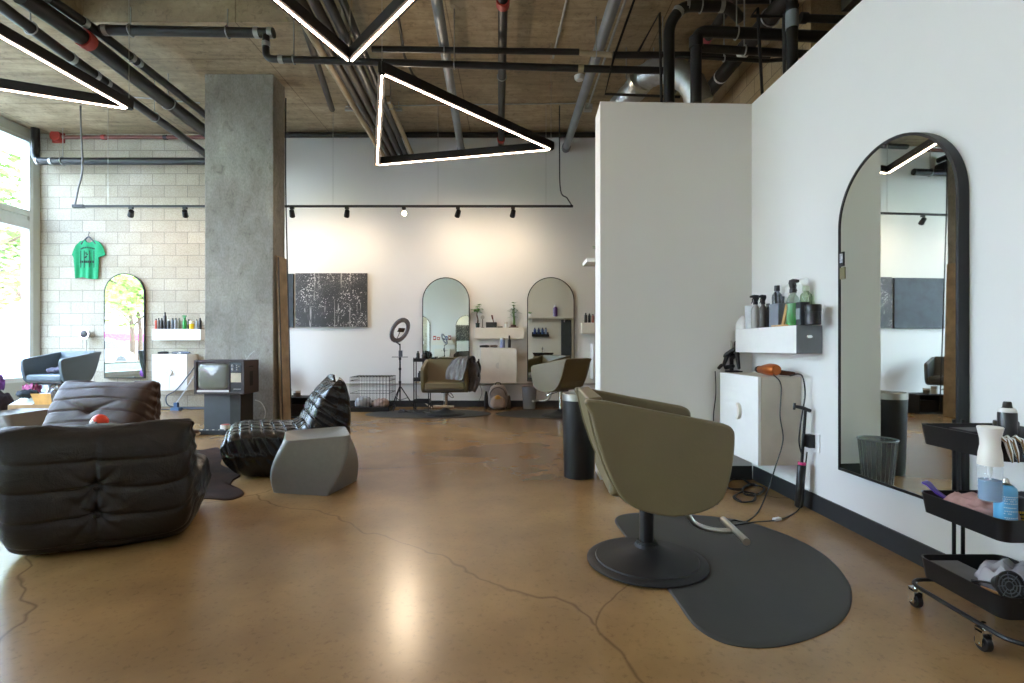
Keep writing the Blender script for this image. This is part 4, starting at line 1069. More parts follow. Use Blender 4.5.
MB().lathe([(0, 0), (.085, 0), (.09, .012), (.05, .02), (.045, .045), (.035, .05), (0, .048)], (0, 0, .0005), 20).build('pot', plain('red_brown_pot', '#4a2a22', .4), t)
m = MB()
for x, h in ((-.008, .30), (.006, .40), (.015, .22)): m.tube(catmull([(x, 0, .045), (x + .008, 0, h * .5), (x - .004, 0, h)], 4), .009, 7)
m.build('stem', plain('bamboo_green', '#5c7a3c', .5), t)
m = MB()
for b_, L_, n_ in (((.0, 0, .30), .12, 4), ((.006, 0, .24), .13, 4), ((.0, 0, .37), .10, 4), ((.01, 0, .18), .11, 3), ((.01, 0, .42), .07, 5)): leafs(m, b_, n_ + 2, L_ * 1.15, .034, 1, .45, rnd)
m.build('foliage', plain('dark_leaf', '#3f6b34', .5, 0, .35, 25), t, smooth=0)
# cream shelf goods
t = thing('desk_mirror', 'small white round mirror on a dark stand on the cream shelf', 'mirror', (shx(482.6), ysh, zsh))
MB().lathe([(0, 0), (.028, 0), (.028, .006), (.006, .012), (.006, .16), (0, .16)], (0, 0, .0005), 16).build('stand', M_BRPIPE, t)
m = MB(); m.lathe([(0, 0), (.032, 0), (.034, .006), (0, .008)], (0, 0, 0), 20); m.v = [Vector((v.x, -v.z, v.y + .18)) for v in m.v]; m.build('mirror_disc', M_STEEL, t)
t = thing('storage_box', 'black basket-like box on the cream shelf', 'box', (shx(491.4), ysh, zsh))
m = MB(); m.loft([[Vector((x * (.09 + z * .05), y * (.05 + z * .03), z)) for x, y in ((-1, -1), (1, -1), (1, 1), (-1, 1))] for z in (0.0005, .09)]); m.build('box_body', plain('dark_weave', '#2a2d2b', .6, 0, .3, 60), t, bevel=.004)
MB().bb(-.09, .09, -.052, .052, .0902, .094).build('rim', M_MATTE, t)
t = thing('hairbrush', 'reddish-brown hairbrush standing in the black box', 'brush', (shx(493), ysh, zsh + .0945))
MB().tube([(0.01, 0, 0), (-.002, 0, .05), (-.006, 0, .06), (-.02, 0, .12), (-.022, 0, .125)], [.008, .008, .014, .016, .006], 10).build('handle', plain('brown_brush', '#6a3a2c', .5), t)
t = thing('storage_box', 'low dark oblong box right of the black basket', 'box', (shx(500), ysh, zsh))
MB().bb(-.045, .045, -.02, .02, .0005, .022).build('box_body', plain('dark_brown', '#3a2a24', .5), t, bevel=.003)
jar('small clear glass jar left of the lucky bamboo', (shx(506), ysh, zsh), .10, .026, '#dfe3df', '#cfc8ba')
# on the cream cabinet
zcb = .43 + .6005; ycb = YB - .17
clipper('dark hair clipper at the left of the cream cabinet top', ((485 - 512) / 58.6, ycb - .04, zcb), .2)
clipper('grey hair clipper at the middle of the cream cabinet top', ((493.5 - 512) / 58.6, ycb + .05, zcb), -.2, '#5a4f4a')
t = thing('disinfectant_jar', 'clear jar with blue liquid on the cream cabinet', 'jar', ((502.5 - 512) / 58.6, ycb, zcb))
MB().lathe([(0, 0), (.042, 0), (.042, .14), (0, .14)], (0, 0, .0005), 20).build('body', glassy('clear_b9c6e6', hexc('#b9c6e6'), .55, .05), t)
MB().lathe([(0, 0), (.039, 0), (.039, .085), (0, .085)], (0, 0, .004), 20).build('liquid', plain('liquid_blue', '#5566b8', .2), t)
MB().lathe([(0, 0), (.044, 0), (.044, .02), (.02, .03), (0, .03)], (0, 0, .1405), 20).build('lid', M_STEEL, t)
bottle('slim dark bottle at the right end of the cream cabinet', ((509.3 - 512) / 58.6, ycb, zcb), .21, .026, '#24262c', '#0c0c0c', shoulder=.62)
# irons hanging from the left edge of the cream cabinet
t = thing('curling_iron', 'black and white curling iron hanging left of the cream cabinet', 'curling iron', ((478.6 - 512) / 58.6, YB - .16, 0.62))
MB().tube([(0, 0, 0), (0, 0, .02), (0, 0, .22)], [.008, .012, .014], 10).build('barrel', M_BLACKP, t)
MB().tube([(0, 0, .22), (0, 0, .225), (0, 0, .34), (0, 0, .36)], [.012, .02, .02, .010], 10).build('handle', plain('white_plastic', '#dedbd6', .4), t)
m = MB(); m.tube([(0, 0, .35), (0, .10, .40), (0, .155, .40)], .004, 6); m.build('hook', M_STEEL, t)
cordthing('thin black cords dangling from the curling iron to the floor', [((478.6 - 512) / 58.6, YB - .16, .62), (-.60, YB - .12, .5), (-.52, YB - .10, .25), (-.66, YB - .14, .02), (-.9, YB - .2, .012)], .004)
# bottles on the shelf by the partition edge
zq = 1.27 + .1905
bottle('dark bottle at the left end of the shelf behind the partition edge', ((586 - 512) / 58.2, YB - .1, zq), .17, .026, '#2c2a2c', group=None)
bottle('black bottle second from left on the shelf behind the partition edge', ((589.6 - 512) / 58.2, YB - .1, zq), .16, .024, '#1b1b1d')
bottle('reddish bottle nearest the partition edge on the far shelf', ((593.2 - 512) / 58.2, YB - .1, zq), .15, .024, '#a06a5a')
# ------------------------------------------------------------------ television on its pedestal
M_WOODTV = plain('dark_walnut', '#3a2a22', .45, 0, .2, 8)
t = thing('television', 'old wood-cased television with a blank grey tube screen, on a dark pedestal', 'television', (-3.665, 6.42, .4555)); t.scale = (.94, 1, .97)
MB().bb(-.335, .335, 0, .36, 0, .44).build('case', M_WOODTV, t, smooth=0, bevel=.008)
fr = MB()
for x0, x1, z0, z1 in ((-.335, .335, .415, .44), (-.335, .335, 0, .03), (-.335, -.30, .03, .415), (.30, .335, .03, .415), (.130, .145, .03, .415)): fr.bb(x0, x1, -.018, .0, z0, z1)
fr.build('bezel', plain('bezel_brown', '#2c211c', .4), t, smooth=0, bevel=.003)
m = MB(); m.bb(-.30, .13, -.010, -.0005, .03, .052); o = m.build('silver_trim', M_STEEL, t, smooth=0)
m = MB(); rings = []                                     # bulging tube
for f, yy in ((1, -.0005), (.97, -.008), (.8, -.016), (.5, -.022), (.02, -.025)):
    ring = []
    for i in range(40):
        a = 2 * PI * i / 40; c_, s_ = math.cos(a), math.sin(a)
        ring.append(Vector((-.085 + .205 * f * math.copysign(abs(c_) ** .35, c_), yy, .232 + .168 * f * math.copysign(abs(s_) ** .35, s_))))
    rings.append(ring)
m.loft(rings); m.build('screen', plain('tube_glass', '#74776d', .16, 0, .1, 4, coat=.3), t, smooth=60)
m = MB(); m.bb(.145, .30, -.008, -.0005, .03, .415); m.build('control_panel', plain('panel_black', '#1d1b1a', .4), t, smooth=0)
m = MB(); m.bb(.152, .292, -.014, -.0075, .29, .405); m.build('dial_panel', plain('panel_blue', '#3c424c', .35), t, smooth=0)
m = MB(); m.bb(.155, .290, -.013, -.0075, .155, .275); m.build('speaker_grille', plain('grille_cream', '#b8ae98', .5, .2), t, smooth=0)
for i, (x, z, r) in enumerate(((.185, .37, .018), (.185, .325, .018), (.245, .372, .008), (.245, .345, .008), (.245, .318, .008), (.272, .36, .008))):
    MB().cyl((x, -.012, z), (x, -.032, z), r, r * .85, 14).build('knob', M_STEEL if r < .01 else plain('knob_dark', '#8d8b86', .3, .6), t)
m = MB()
for i in range(7): m.bb(.190 + i * .014, .199 + i * .014, -.0095, -.0078, .062, .072)      # small maker's lettering, unreadable
m.build('maker_plate', plain('pale_silver', '#b8b6b0', .4), t, smooth=0)
m = MB(); m.bb(.3348, .3362, .12, .20, .10, .29); m.bb(.3348, .3362, .10, .21, .345, .362); m.build('side_vent', plain('vent_black', '#0e0c0b', .7), t, smooth=0)
m = MB(); m.tube([(.22, .25, .44), (.26, .25, .50), (.33, .25, .56)], .003, 5); m.tube([(.22, .25, .44), (.20, .25, .51)], .003, 5); m.build('antenna', M_STEEL, t)
t = thing('pedestal', 'dark grey pedestal carrying the old television', 'pedestal', (-3.675, 6.61, 0))
MB().bb(-.235, .10, -.11, .20, .001, .452).build('pedestal_body', plain('slate_grey', '#42464b', .55, 0, .06), t, smooth=0, bevel=.003)
MB().bb(.1002, .235, -.12, .20, .001, .4545).build('pedestal_end', plain('near_black', '#24231f', .6), t, smooth=0, bevel=.003)
cordthing('white cable curling down beside the pedestal to the floor', [(-3.43, 6.83, .34), (-3.36, 6.86, .30), (-3.30, 6.85, .18), (-3.34, 6.86, .05), (-3.42, 6.85, .01)], .007, plain('white_cable', '#d9d6ce', .5))
# clutter on the floor before the pedestal
t = thing('foot_pedal', 'low black box with pale studs on the floor before the television', 'box', (-3.50, 6.16, 0))
MB().bb(-.26, .20, -.07, .07, .0005, .055).build('box_body', M_MATTE, t, smooth=0, bevel=.008)
m = MB()
for i in range(6): m.cyl((-.21 + i * .07, -.04, .055), (-.21 + i * .07, -.04, .062), .012, n=10)
m.build('stud', plain('cream_stud', '#d2c7b4', .5), t); COL.objects[-1]['kind'] = 'stuff' if False else 'part'
del COL.objects[-1]['kind']
t = thing('tape_roll', 'small red and white round tin on the low black box', 'tin', (-3.46, 6.18, .0635))
MB().lathe([(0, 0), (.055, 0), (.055, .045), (0, .045)], (0, 0, 0), 24).build('tin_body', plain('tin_white', '#d8d2ca', .4), t)
MB().lathe([(.0, 0), (.046, 0), (.044, .006), (0, .006)], (0, 0, .0455), 24).build('lid', plain('tin_red', '#a8443a', .4), t)
for i, (x, y, cl, lb) in enumerate(((-3.86, 6.08, '#b08a62', 'tan slipper at the left of the low black box'), (-3.74, 5.98, '#e0d6c6', 'cream slipper nearest the low black box'))):
    t = thing('slipper', lb, 'slipper', (x, y, 0), .5 + i * .5)
    MB().sphere((0, 0, .03), (.10, .038, .0295), 16, 8).build('sole', plain('slip_' + cl[1:], cl, .8), t)
    MB().sphere((.03, 0, .048), (.055, .037, .03), 14, 8).build('upper', plain('slipper_brown', '#4a3427', .8), t)
# hide rug
M_HIDE = plain('dark_hide', '#2e1b0e', .95, 0, .75, 3, .6, 300, .2)
mat_poly([fl(150, 452), fl(180, 448), fl(200, 450.5), fl(218, 448), fl(222, 457), fl(221, 465), fl(232, 470), fl(240.5, 475.6), fl(233, 481), fl(231, 487), fl(240, 490), fl(244, 494.7), fl(236, 499), fl(225, 500.5), fl(205, 499), fl(170, 500), fl(130, 492), fl(125, 470)],
         'dark brown hide rug lying between the two black leather chairs', 'rug', 'hide_rug', .010, M_HIDE, 5)
# red toy on the brown chair
t = thing('toy_helmet', 'small red and white toy helmet on the brown leather chair', 'toy', (-3.35, 4.16, .385))
MB().sphere((0, 0, .06), (.062, .058, .060), 20, 12).build('shell', plain('toy_red', '#e0452a', .35), t)
MB().sphere((-.015, -.028, .055), (.040, .036, .034), 16, 10).build('face_plate', plain('toy_white', '#e9e4dc', .4), t)
MB().sphere((.012, -.050, .05), (.014, .012, .022), 10, 8).build('visor', M_BLACKP, t)

# ------------------------------------------------------------------ beside the column
t = thing('leaning_board', 'tall tan board leaning on the right side of the concrete column', 'board', (-3.165, 7.15, 0))
M_TANWOOD = plain('tan_wood', '#a08d70', .7, 0, .25, 6)
m = MB(); m.add([(-.015, -.13, .006), (.012, -.13, 0), (.012, .15, 0), (-.015, .15, .006), (-.075, -.13, 2.30), (-.050, -.13, 2.30), (-.050, .15, 2.30), (-.075, .15, 2.30)],
                [(0, 3, 2, 1), (4, 5, 6, 7), (0, 1, 5, 4), (1, 2, 6, 5), (2, 3, 7, 6), (3, 0, 4, 7)]); m.build('board_panel', M_TANWOOD, t, smooth=0)
m = MB(); m.add([(v.x + .028, v.y * .10 - .10, v.z) for v in m.v] if False else [(.013, -.13, .05), (.018, -.13, .05), (.018, -.10, .05), (.013, -.10, .05), (-.048, -.13, 2.28), (-.042, -.13, 2.28), (-.042, -.10, 2.28), (-.048, -.10, 2.28)],
                [(0, 3, 2, 1), (4, 5, 6, 7), (0, 1, 5, 4), (1, 2, 6, 5), (2, 3, 7, 6), (3, 0, 4, 7)]); m.build('batten', M_BRPIPE, t, smooth=0)
cordthing('dark cable running down the right face of the concrete column', [(-3.232, 7.315, 4.6), (-3.234, 7.316, 3.4), (-3.22, 7.33, 2.4), (-3.20, 7.36, 1.0), (-3.19, 7.38, .3), (-3.20, 7.42, .012)], .009, M_MATTE)
t = thing('crate', 'black open crate on the floor right of the concrete column', 'crate', (-3.18, 7.68, 0))
m = MB(); m.bb(-.22, .22, -.18, .18, .001, .02); m.bb(-.22, -.205, -.18, .18, .02, .29); m.bb(.205, .22, -.18, .18, .02, .29); m.bb(-.205, .205, .165, .18, .02, .29); m.bb(-.22, .22, -.18, .18, .29, .305)
m.build('crate_body', M_MATTE, t, smooth=0, bevel=.004)
MB().bb(-.17, .10, -.10, .15, .021, .20).build('record_stack', plain('dark_sleeves', '#2a2320', .7, 0, .4, 40), t, smooth=0)
for x, r, h, c, lb in ((-3.33, .045, .12, '#cfc8b8', 'pale round tin on the black crate, left one'), (-3.20, .05, .09, '#55504a', 'dark round tin with a silver lid on the black crate')):
    jar(lb, (x, 7.62, .306), h, r, c, '#b9b4a8', kind='tin', name='tin')

# ------------------------------------------------------------------ dog crate
t = thing('dog_crate', 'black wire dog crate with bedding, against the white back wall', 'dog crate', (-2.29, 8.46, 0))
W_, D_, H_ = .63, .46, .56
def grid(kind):
    m = MB(); n = 12
    if kind in ('front', 'back'):
        y = -D_ / 2 if kind == 'front' else D_ / 2
        for i in range(n + 1): x = -W_ / 2 + W_ * i / n; m.cyl((x, y, .05), (x, y, H_), .0028, n=5)
        for z in (.06, .30, .50, H_): m.cyl((-W_ / 2, y, z), (W_ / 2, y, z), .0040, n=5)
    if kind in ('left', 'right'):
        x = -W_ / 2 if kind == 'left' else W_ / 2
        for i in range(9): y = -D_ / 2 + D_ * i / 8; m.cyl((x, y, .05), (x, y, H_), .0028, n=5)
        for z in (.06, .30, .50, H_): m.cyl((x, -D_ / 2, z), (x, D_ / 2, z), .0040, n=5)
    if kind == 'top':
        for i in range(n + 1): x = -W_ / 2 + W_ * i / n; m.cyl((x, -D_ / 2, H_), (x, D_ / 2, H_), .0028, n=5)
        for i in range(4): y = -D_ / 2 + D_ * i / 3; m.cyl((-W_ / 2, y, H_), (W_ / 2, y, H_), .0035, n=5)
    return m
for k in ('front', 'back', 'left', 'right', 'top'): grid(k).build(k + '_panel', M_BLACKMET, t)
m = MB(); m.bb(-W_ / 2, W_ / 2, -D_ / 2, D_ / 2, .012, .02)
for a in ((-W_ / 2, W_ / 2, -D_ / 2, -D_ / 2 + .008), (-W_ / 2, W_ / 2, D_ / 2 - .008, D_ / 2), (-W_ / 2, -W_ / 2 + .008, -D_ / 2, D_ / 2), (W_ / 2 - .008, W_ / 2, -D_ / 2, D_ / 2)): m.bb(*a, .0005, .075)
m.build('tray', M_BLACKP, t, smooth=0)
def cushion(name, label, cat, c, r, mat, seed=1, amp=.012, rz=0):
    rnd = random.Random(seed); m = MB(); m.sphere((0, 0, 0), 1.0, 28, 16); ph = [rnd.uniform(0, 6) for _ in range(6)]
    for v in m.v:
        x, y, z = v; k = 1 + .06 * math.sin(5 * x + ph[0]) + .05 * math.sin(7 * y + ph[1] + 3 * x)
        v.x = math.copysign(abs(x) ** .75, x) * r[0] * k; v.y = math.copysign(abs(y) ** .75, y) * r[1] * k
        v.z = (z if z > 0 else z * .9) * r[2] + amp * math.sin(11 * x + ph[2]) * math.sin(9 * y + ph[3])
    mz = min(v.z for v in m.v)
    for v in m.v: v.z -= mz
    o = m.build(name, mat, smooth=80); o.location = c; o.rotation_euler = (0, 0, rz)
    return tag(o, label, cat) if label else o
cushion('blanket', 'pale blue-grey blanket bunched at the left inside the dog crate', 'blanket', (-2.44, 8.40, .022), (.13, .16, .10), plain('pale_fleece', '#aab0b8', .9), 3, .02)
cushion('blanket', 'pinkish-beige blanket at the right inside the dog crate', 'blanket', (-2.16, 8.44, .022), (.135, .18, .08), plain('beige_fleece', '#b09a90', .9), 8, .02)

# ------------------------------------------------------------------ ring light on its tripod
def ring_light(label, loc, rz, tilt=.4, yaw=0.0, S=1.0):
    t = thing('ring_light', label, 'ring light', loc, rz)
    m = MB(); m.tube([(0, 0, .30), (0, 0, .85)], .014, 10); m.tube([(0, 0, .85), (0, 0, 1.10)], .010, 10); m.build('pole', M_BLACKMET, t)
    for z in (.46, .68, .85):
        MB().cyl((0, 0, z - .02), (0, 0, z + .02), .022, n=12).build('collar', M_BLACKP, t)
    for a in (.3, 2.4, 4.5):
        d = Vector((math.cos(a), math.sin(a), 0))
        m = MB(); m.tube([Vector((0, 0, .38)) + d * .015, d * .25 + Vector((0, 0, .012))], .009, 8); m.tube([Vector((0, 0, .16)), d * .13 + Vector((0, 0, .20))], .005, 6); lg = m.build('leg', M_BLACKMET, t)
        MB().sphere(d * .255 + Vector((0, 0, .0125)), .012, 10, 8).build('foot', M_BLACKP, lg)
    m = MB(); m.cyl((0, 0, .14), (0, 0, .40), .012, n=10); m.build('center_post', M_BLACKMET, t)
    m = MB(); m.bb(-.13, .13, -.03, .03, .872, .882); m.build('phone_tray', M_BLACKP, t, smooth=0, bevel=.003)
    MB().bb(-.02, .04, -.015, .015, .885, .985).build('remote_control', plain('remote_grey', '#4b4f58', .4), t, smooth=0, bevel=.004)
    R = Matrix.Translation((0, 0, 1.32)) @ Matrix.Rotation(yaw, 4, 'Z') @ Matrix.Rotation(tilt, 4, 'X')
    ring = [R @ Vector((math.cos(x) * .185, 0, math.sin(x) * .185)) for x in [2 * PI * i / 48 for i in range(48)]]
    nrm = (R.to_3x3() @ Vector((0, 1, 0)))
    m = MB(); vs = []; n = 48
    for r_, y in ((.150, -.012), (.222, -.012), (.222, .012), (.150, .012)):
        vs += [R @ Vector((math.cos(2 * PI * i / n) * r_, y, math.sin(2 * PI * i / n) * r_)) for i in range(n)]
    fs = [(k * n + i, k * n + (i + 1) % n, ((k + 1) % 4) * n + (i + 1) % n, ((k + 1) % 4) * n + i) for k in range(4) for i in range(n)]
    m.add(vs, fs); m.build('ring_housing', plain('ring_grey', '#5d5a63', .5), t, smooth=30)
    m = MB(); vs = []
    for r_, y in ((.158, -.0125), (.214, -.0125), (.214, -.0145), (.158, -.0145)):
        vs += [R @ Vector((math.cos(2 * PI * i / n) * r_, y, math.sin(2 * PI * i / n) * r_)) for i in range(n)]
    m.add(vs, fs); m.build('diffuser', plain('ring_diffuser', '#8b8790', .5), t, smooth=30)
    p0 = R @ Vector((0, 0, -.21))
    MB().tube([(0, 0, 1.08), tuple(p0)], .012, 8).build('tilt_neck', M_BLACKP, t)
    m = MB(); m.tube([tuple(R @ Vector((0, 0, -.15))), tuple(R @ Vector((0, -.01, -.03)))], .006, 6)
    o = m.build('phone_clamp', M_BLACKP, t)
    m = MB(); vs = [R @ Vector((x, y, z)) for y in (-.03, -.015) for x, z in ((-.075, -.02), (.075, -.02), (.075, .05), (-.075, .05))]
    m.add(vs, [(0, 1, 2, 3), (7, 6, 5, 4), (0, 4, 5, 1), (1, 5, 6, 2), (2, 6, 7, 3), (3, 7, 4, 0)]); m.build('clamp_plate', plain('clamp_brown', '#4e4036', .5), t, smooth=0)
    return t
rl = ring_light('ring light on a black tripod beside the dog crate', (-1.86, 8.50, 0), 0, .42, math.radians(62))
dup(rl, (-2.55, -1.55, 0), PI, 'ring light by the front wall, seen only in the mirror behind the jacket chair')

# ------------------------------------------------------------------ slim rack
t = thing('rolling_cart', 'slim black three-tier cart left of the chair with the jacket', 'cart', (-1.53, 8.50, 0))
for x in (-.08, .16):
    for y in (-.10, .10): MB().bb(x - .008, x + .008, y - .008, y + .008, .03, .87).build('post', M_BLACKMET, t, smooth=0)
for z in (.12, .48, .80):
    m = MB(); m.bb(-.09, .17, -.11, .11, z, z + .006)
    for a in ((-.09, .17, -.112, -.106), (-.09, .17, .106, .112), (-.092, -.086, -.11, .11), (.166, .172, -.11, .11)): m.bb(*a, z, z + .055)
    m.build('tray', M_BLACKMET, t, smooth=0)
for x in (-.08, .16):
    for y in (-.10, .10): m = MB(); m.cyl((x - .008, y, .016), (x + .008, y, .016), .015, n=12); m.build('caster', M_BLACKP, t)
zt_ = .87; bottle('black spray can on the top tray of the slim cart', (-1.56, 8.5, .8065), .17, .028, '#1e1e20')
bottle('brown-black pump bottle beside the can on the slim cart', (-1.47, 8.5, .8065), .14, .03, '#33291f')
bottle('dark bottle on the middle tray of the slim cart', (-1.53, 8.5, .4865), .16, .035, '#24262a')

# ------------------------------------------------------------------ jacket over the chair arm
def draped(name, label, cat, loc, mat, rz=0):
    rnd = random.Random(11); m = MB(); NA, NL = 60, 34; vs = []
    # profile across the arm: inside -> over -> outside
    prof = catmull([(-.20, 0, .56), (-.155, 0, .66), (-.10, 0, .76), (-.055, 0, .855), (0, 0, .872), (.050, 0, .85), (.075, 0, .76), (.085, 0, .62), (.10, 0, .47), (.115, 0, .36)], 7)
    for th in (0, .012):
        for i, p in enumerate(prof):
            u = i / (len(prof) - 1)
            half = .17 + .05 * math.sin(u * 9 + .6) - (.07 if u > .8 else 0) * (u - .8) / .2
            for j in range(NL + 1):
                v = j / NL * 2 - 1; y = v * half + .03 * math.sin(7 * u)
                fold = .014 * math.sin(11 * v + 5 * u) + .008 * math.sin(23 * v - 7 * u)
                nx = -1 if u < .38 else (1 if u > .56 else 0)
                fz = .010 * math.sin(9 * v + 2) if nx == 0 else (-.03 * math.sin(5 * v + 1) * (u - .56) if u > .56 else 0)
                vs.append(Vector((p.x + (fold + th) * nx + .012 * nx, y, p.z + fz + (th + .006 if nx == 0 else 0))))
    R_ = len(prof); C_ = NL + 1; fs = []
    for i in range(R_ - 1):
        for j in range(NL):
            a = i * C_ + j; fs.append((a, a + 1, a + 1 + C_, a + C_)); b = a + R_ * C_; fs.append((b, b + C_, b + 1 + C_, b + 1))
    rim = [i for i in range(C_)] + [i * C_ + NL for i in range(1, R_)] + [(R_ - 1) * C_ + j for j in range(NL - 1, -1, -1)] + [i * C_ for i in range(R_ - 2, 0, -1)]
    for a, b in zip(rim, rim[1:] + rim[:1]): fs.append((a, b, b + R_ * C_, a + R_ * C_))
    m.add(vs, fs); t = thing(name, label, cat, loc, rz); m.build('jacket_body', mat, t, smooth=80)
    m = MB(); m.tube(catmull([(.09, -.19, .83), (.13, -.20, .74), (.12, -.18, .60), (.15, -.16, .66)], 6), .018, 8); m.build('sleeve', M_MATTE, t)
    MB().tube(catmull([(-.06, -.14, .87), (.0, -.17, .895), (.07, -.14, .86), (.11, -.1, .80)], 6), .022, 8).build('collar', plain('jacket_dark', '#2b2d31', .7), t)
    return t
draped('jacket', 'grey jacket with dark trim draped over the arm of a back salon chair', 'jacket', (-.72, 7.78, 0.0), plain('grey_cloth', '#6f6f70', .8, 0, .3, 14), .85)

# ------------------------------------------------------------------ backpack, clear bin
t = thing('backpack', 'grey and tan backpack on the floor under the cream cabinet', 'backpack', (-.235, 8.60, 0))
def soft(rx, ry, rz_, c, e=.6, n=28, m_=16):
    m = MB(); m.sphere((0, 0, 0), 1, n, m_)
    for v in m.v:
        x, y, z = v; v.x = math.copysign(abs(x) ** e, x) * rx + c[0]; v.y = math.copysign(abs(y) ** e, y) * ry + c[1]; v.z = math.copysign(abs(z) ** e, z) * rz_ + c[2]
        if v.z > c[2]: v.x = c[0] + (v.x - c[0]) * (1 - .22 * (v.z - c[2]) / rz_)
    return m
soft(.17, .11, .205, (0, 0, .207)).build('main_body', plain('pack_grey', '#8d8580', .8, 0, .15, 10), t, smooth=80)
soft(.125, .05, .10, (0, -.12, .13)).build('front_pocket', plain('pack_tan', '#a58f7e', .8, 0, .1), t, smooth=80)
soft(.05, .012, .035, (.0, -.168, .215), .8).build('emblem', plain('pack_orange', '#d09a4a', .7), t, smooth=80)
soft(.03, .06, .11, (.185, 0, .12)).build('side_pocket', plain('pack_dark', '#4b4642', .8), t, smooth=80)
bx_ = soft(.032, .045, .15, (-.20, -.02, .152)).build('bottle_holder', plain('pack_black', '#23252b', .6), t, smooth=80)
m = MB(); m.tube(catmull([(-.05, .02, .40), (-.03, .02, .44), (.03, .02, .44), (.05, .02, .40)], 5), .008, 6); m.build('top_handle', plain('pack_dark2', '#3a3632', .8), t)
m = MB(); m.tube([(.13 * math.cos(a), -.095, .24 + .13 * math.sin(a)) for a in [PI * i / 20 for i in range(21)]], .005, 6); m.build('zip', plain('pack_zip', '#2e2b29', .5), t)
t = thing('waste_bin', 'clear plastic bin full of crumpled grey foil by the right back mirror', 'bin', (.295, 8.70, 0))
MB().lathe([(0, .001), (.105, .001), (.128, .36), (.131, .365), (.124, .36), (.101, .008), (0, .008)], (0, 0, 0), 28).build('bin_shell', glassy('clear_bin', hexc('#c9ccd0'), .62, .15), t)
rnd = random.Random(2); m = MB()
for i in range(46):
    z = .03 + .32 * rnd.random(); r_ = (.085 + .02 * z / .36) * math.sqrt(rnd.random()); a = rnd.uniform(0, 6.28); s_ = rnd.uniform(.018, .035)
    c = Vector((r_ * .75 * math.cos(a), r_ * .75 * math.sin(a), z)); q = len(m.v); m.sphere(c, (s_, s_, s_), 7, 5)
    for v in m.v[q:]: v += Vector((rnd.uniform(-1, 1), rnd.uniform(-1, 1), rnd.uniform(-1, 1))) * .008
o = m.build('crumpled_foil', plain('foil_grey', '#85878c', .4, .3, .5, 25), t, smooth=20)

# ------------------------------------------------------------------ bins by the partition
t = thing('waste_bin', 'tall black waste bin with a steel rim beside the partition end', 'bin', (.545, 4.165, 0))
MB().lathe([(0, .001), (.120, .001), (.122, .03), (.137, .62), (.137, .622), (0, .622)], (0, 0, 0), 36).build('bin_body', M_BLACKP, t, smooth=30)
MB().lathe([(.138, .622), (.139, .622), (.139, .672), (.130, .678), (.126, .672), (.126, .625)], (0, 0, 0), 36).build('rim', M_STEEL, t, smooth=30)
MB().lathe([(0, .64), (.125, .64), (.125, .645), (0, .645)], (0, 0, 0), 30).build('flap_lid', M_MATTE, t)
t = thing('waste_basket', 'grey see-through waste basket, visible only in the tall right mirror', 'bin', (.90, 3.86, 0))
MB().lathe([(0, .001), (.100, .001), (.132, .34), (.128, .34), (.097, .006), (0, .006)], (0, 0, 0), 36).build('basket_wall', glassy('grey_mesh', hexc('#d6dadb'), .88, .2), t)
m = MB(); m.tube([(.132 * math.cos(x), .132 * math.sin(x), .342) for x in [2 * PI * i / 40 for i in range(40)]], .006, 6, True); m.build('rim', M_GREYPIPE, t)
m = MB()
for i in range(24): a = 2 * PI * i / 24; m.cyl((.1005 * math.cos(a), .1005 * math.sin(a), .005), (.1325 * math.cos(a), .1325 * math.sin(a), .34), .0012, n=4)
m.build('mesh_wires', M_STEEL, t)

# ------------------------------------------------------------------ goods on the near right shelf
zs = 1.1905
def rs(px, s=.085, z=zs):
    k = RW(0) - s; Y = k * F / (px - 512 + 18.02); return Vector((RW(Y) - s, Y, z))
t = thing('tissue_cone', 'folded white towel standing at the corner end of the right shelf', 'towel', rs(743.5))
m = MB(); m.loft([[Vector((.05 * f * math.cos(a) * (1 + .12 * math.sin(3 * a)), .055 * f * math.sin(a), z)) for a in [2 * PI * i / 24 for i in range(24)]] for z, f in ((.0005, 1), (.03, 1.05), (.07, .8), (.10, .35), (.112, .05))]); m.build('towel_body', plain('white_towel', '#dcdad6', .9, 0, .05, 30, .5, 80), t, smooth=80)
t = thing('measuring_cup', 'frosted white plastic tub behind the folded towel', 'tub', rs(752, .06))
MB().lathe([(0, 0), (.045, 0), (.052, .18), (.05, .18), (.043, .004), (0, .004)], (0, 0, .0005), 24).build('tub_body', plain('frosted', '#c9cbd0', .4), t)
spray('silver spray bottle with black head on the right shelf', rs(755.5, .12), .25, .032, '#a7a6a2', '#151517', PI + .2)
spray('dark steel-grey spray bottle next to the silver one', rs(763, .12), .24, .028, '#4d4a45', '#19191b', PI + .3)
bottle('black tube right of the dark steel-grey spray bottle', rs(768, .06), .18, .024, '#1c1d1f', '#101010')
bottle('clear bottle with black flip cap at the back of the right shelf', rs(777, .05), .30, .034, '#b9bfc6', '#1b1c1f', clear=True)
t = thing('tool_holder', 'grey acrylic holder on the right shelf, filled with clips and combs', 'holder', rs(779.5, .10), -PI / 2)
m = MB()
for a in ((-.065, .065, -.04, -.036), (-.065, .065, .036, .04), (-.065, -.061, -.04, .04), (.061, .065, -.04, .04)): m.bb(*a, .0005, .16)
m.bb(-.065, .065, -.04, .04, .0005, .004); m.build('holder_box', glassy('smoke_acrylic', hexc('#a9b0ba'), .45, .1), t, smooth=0)
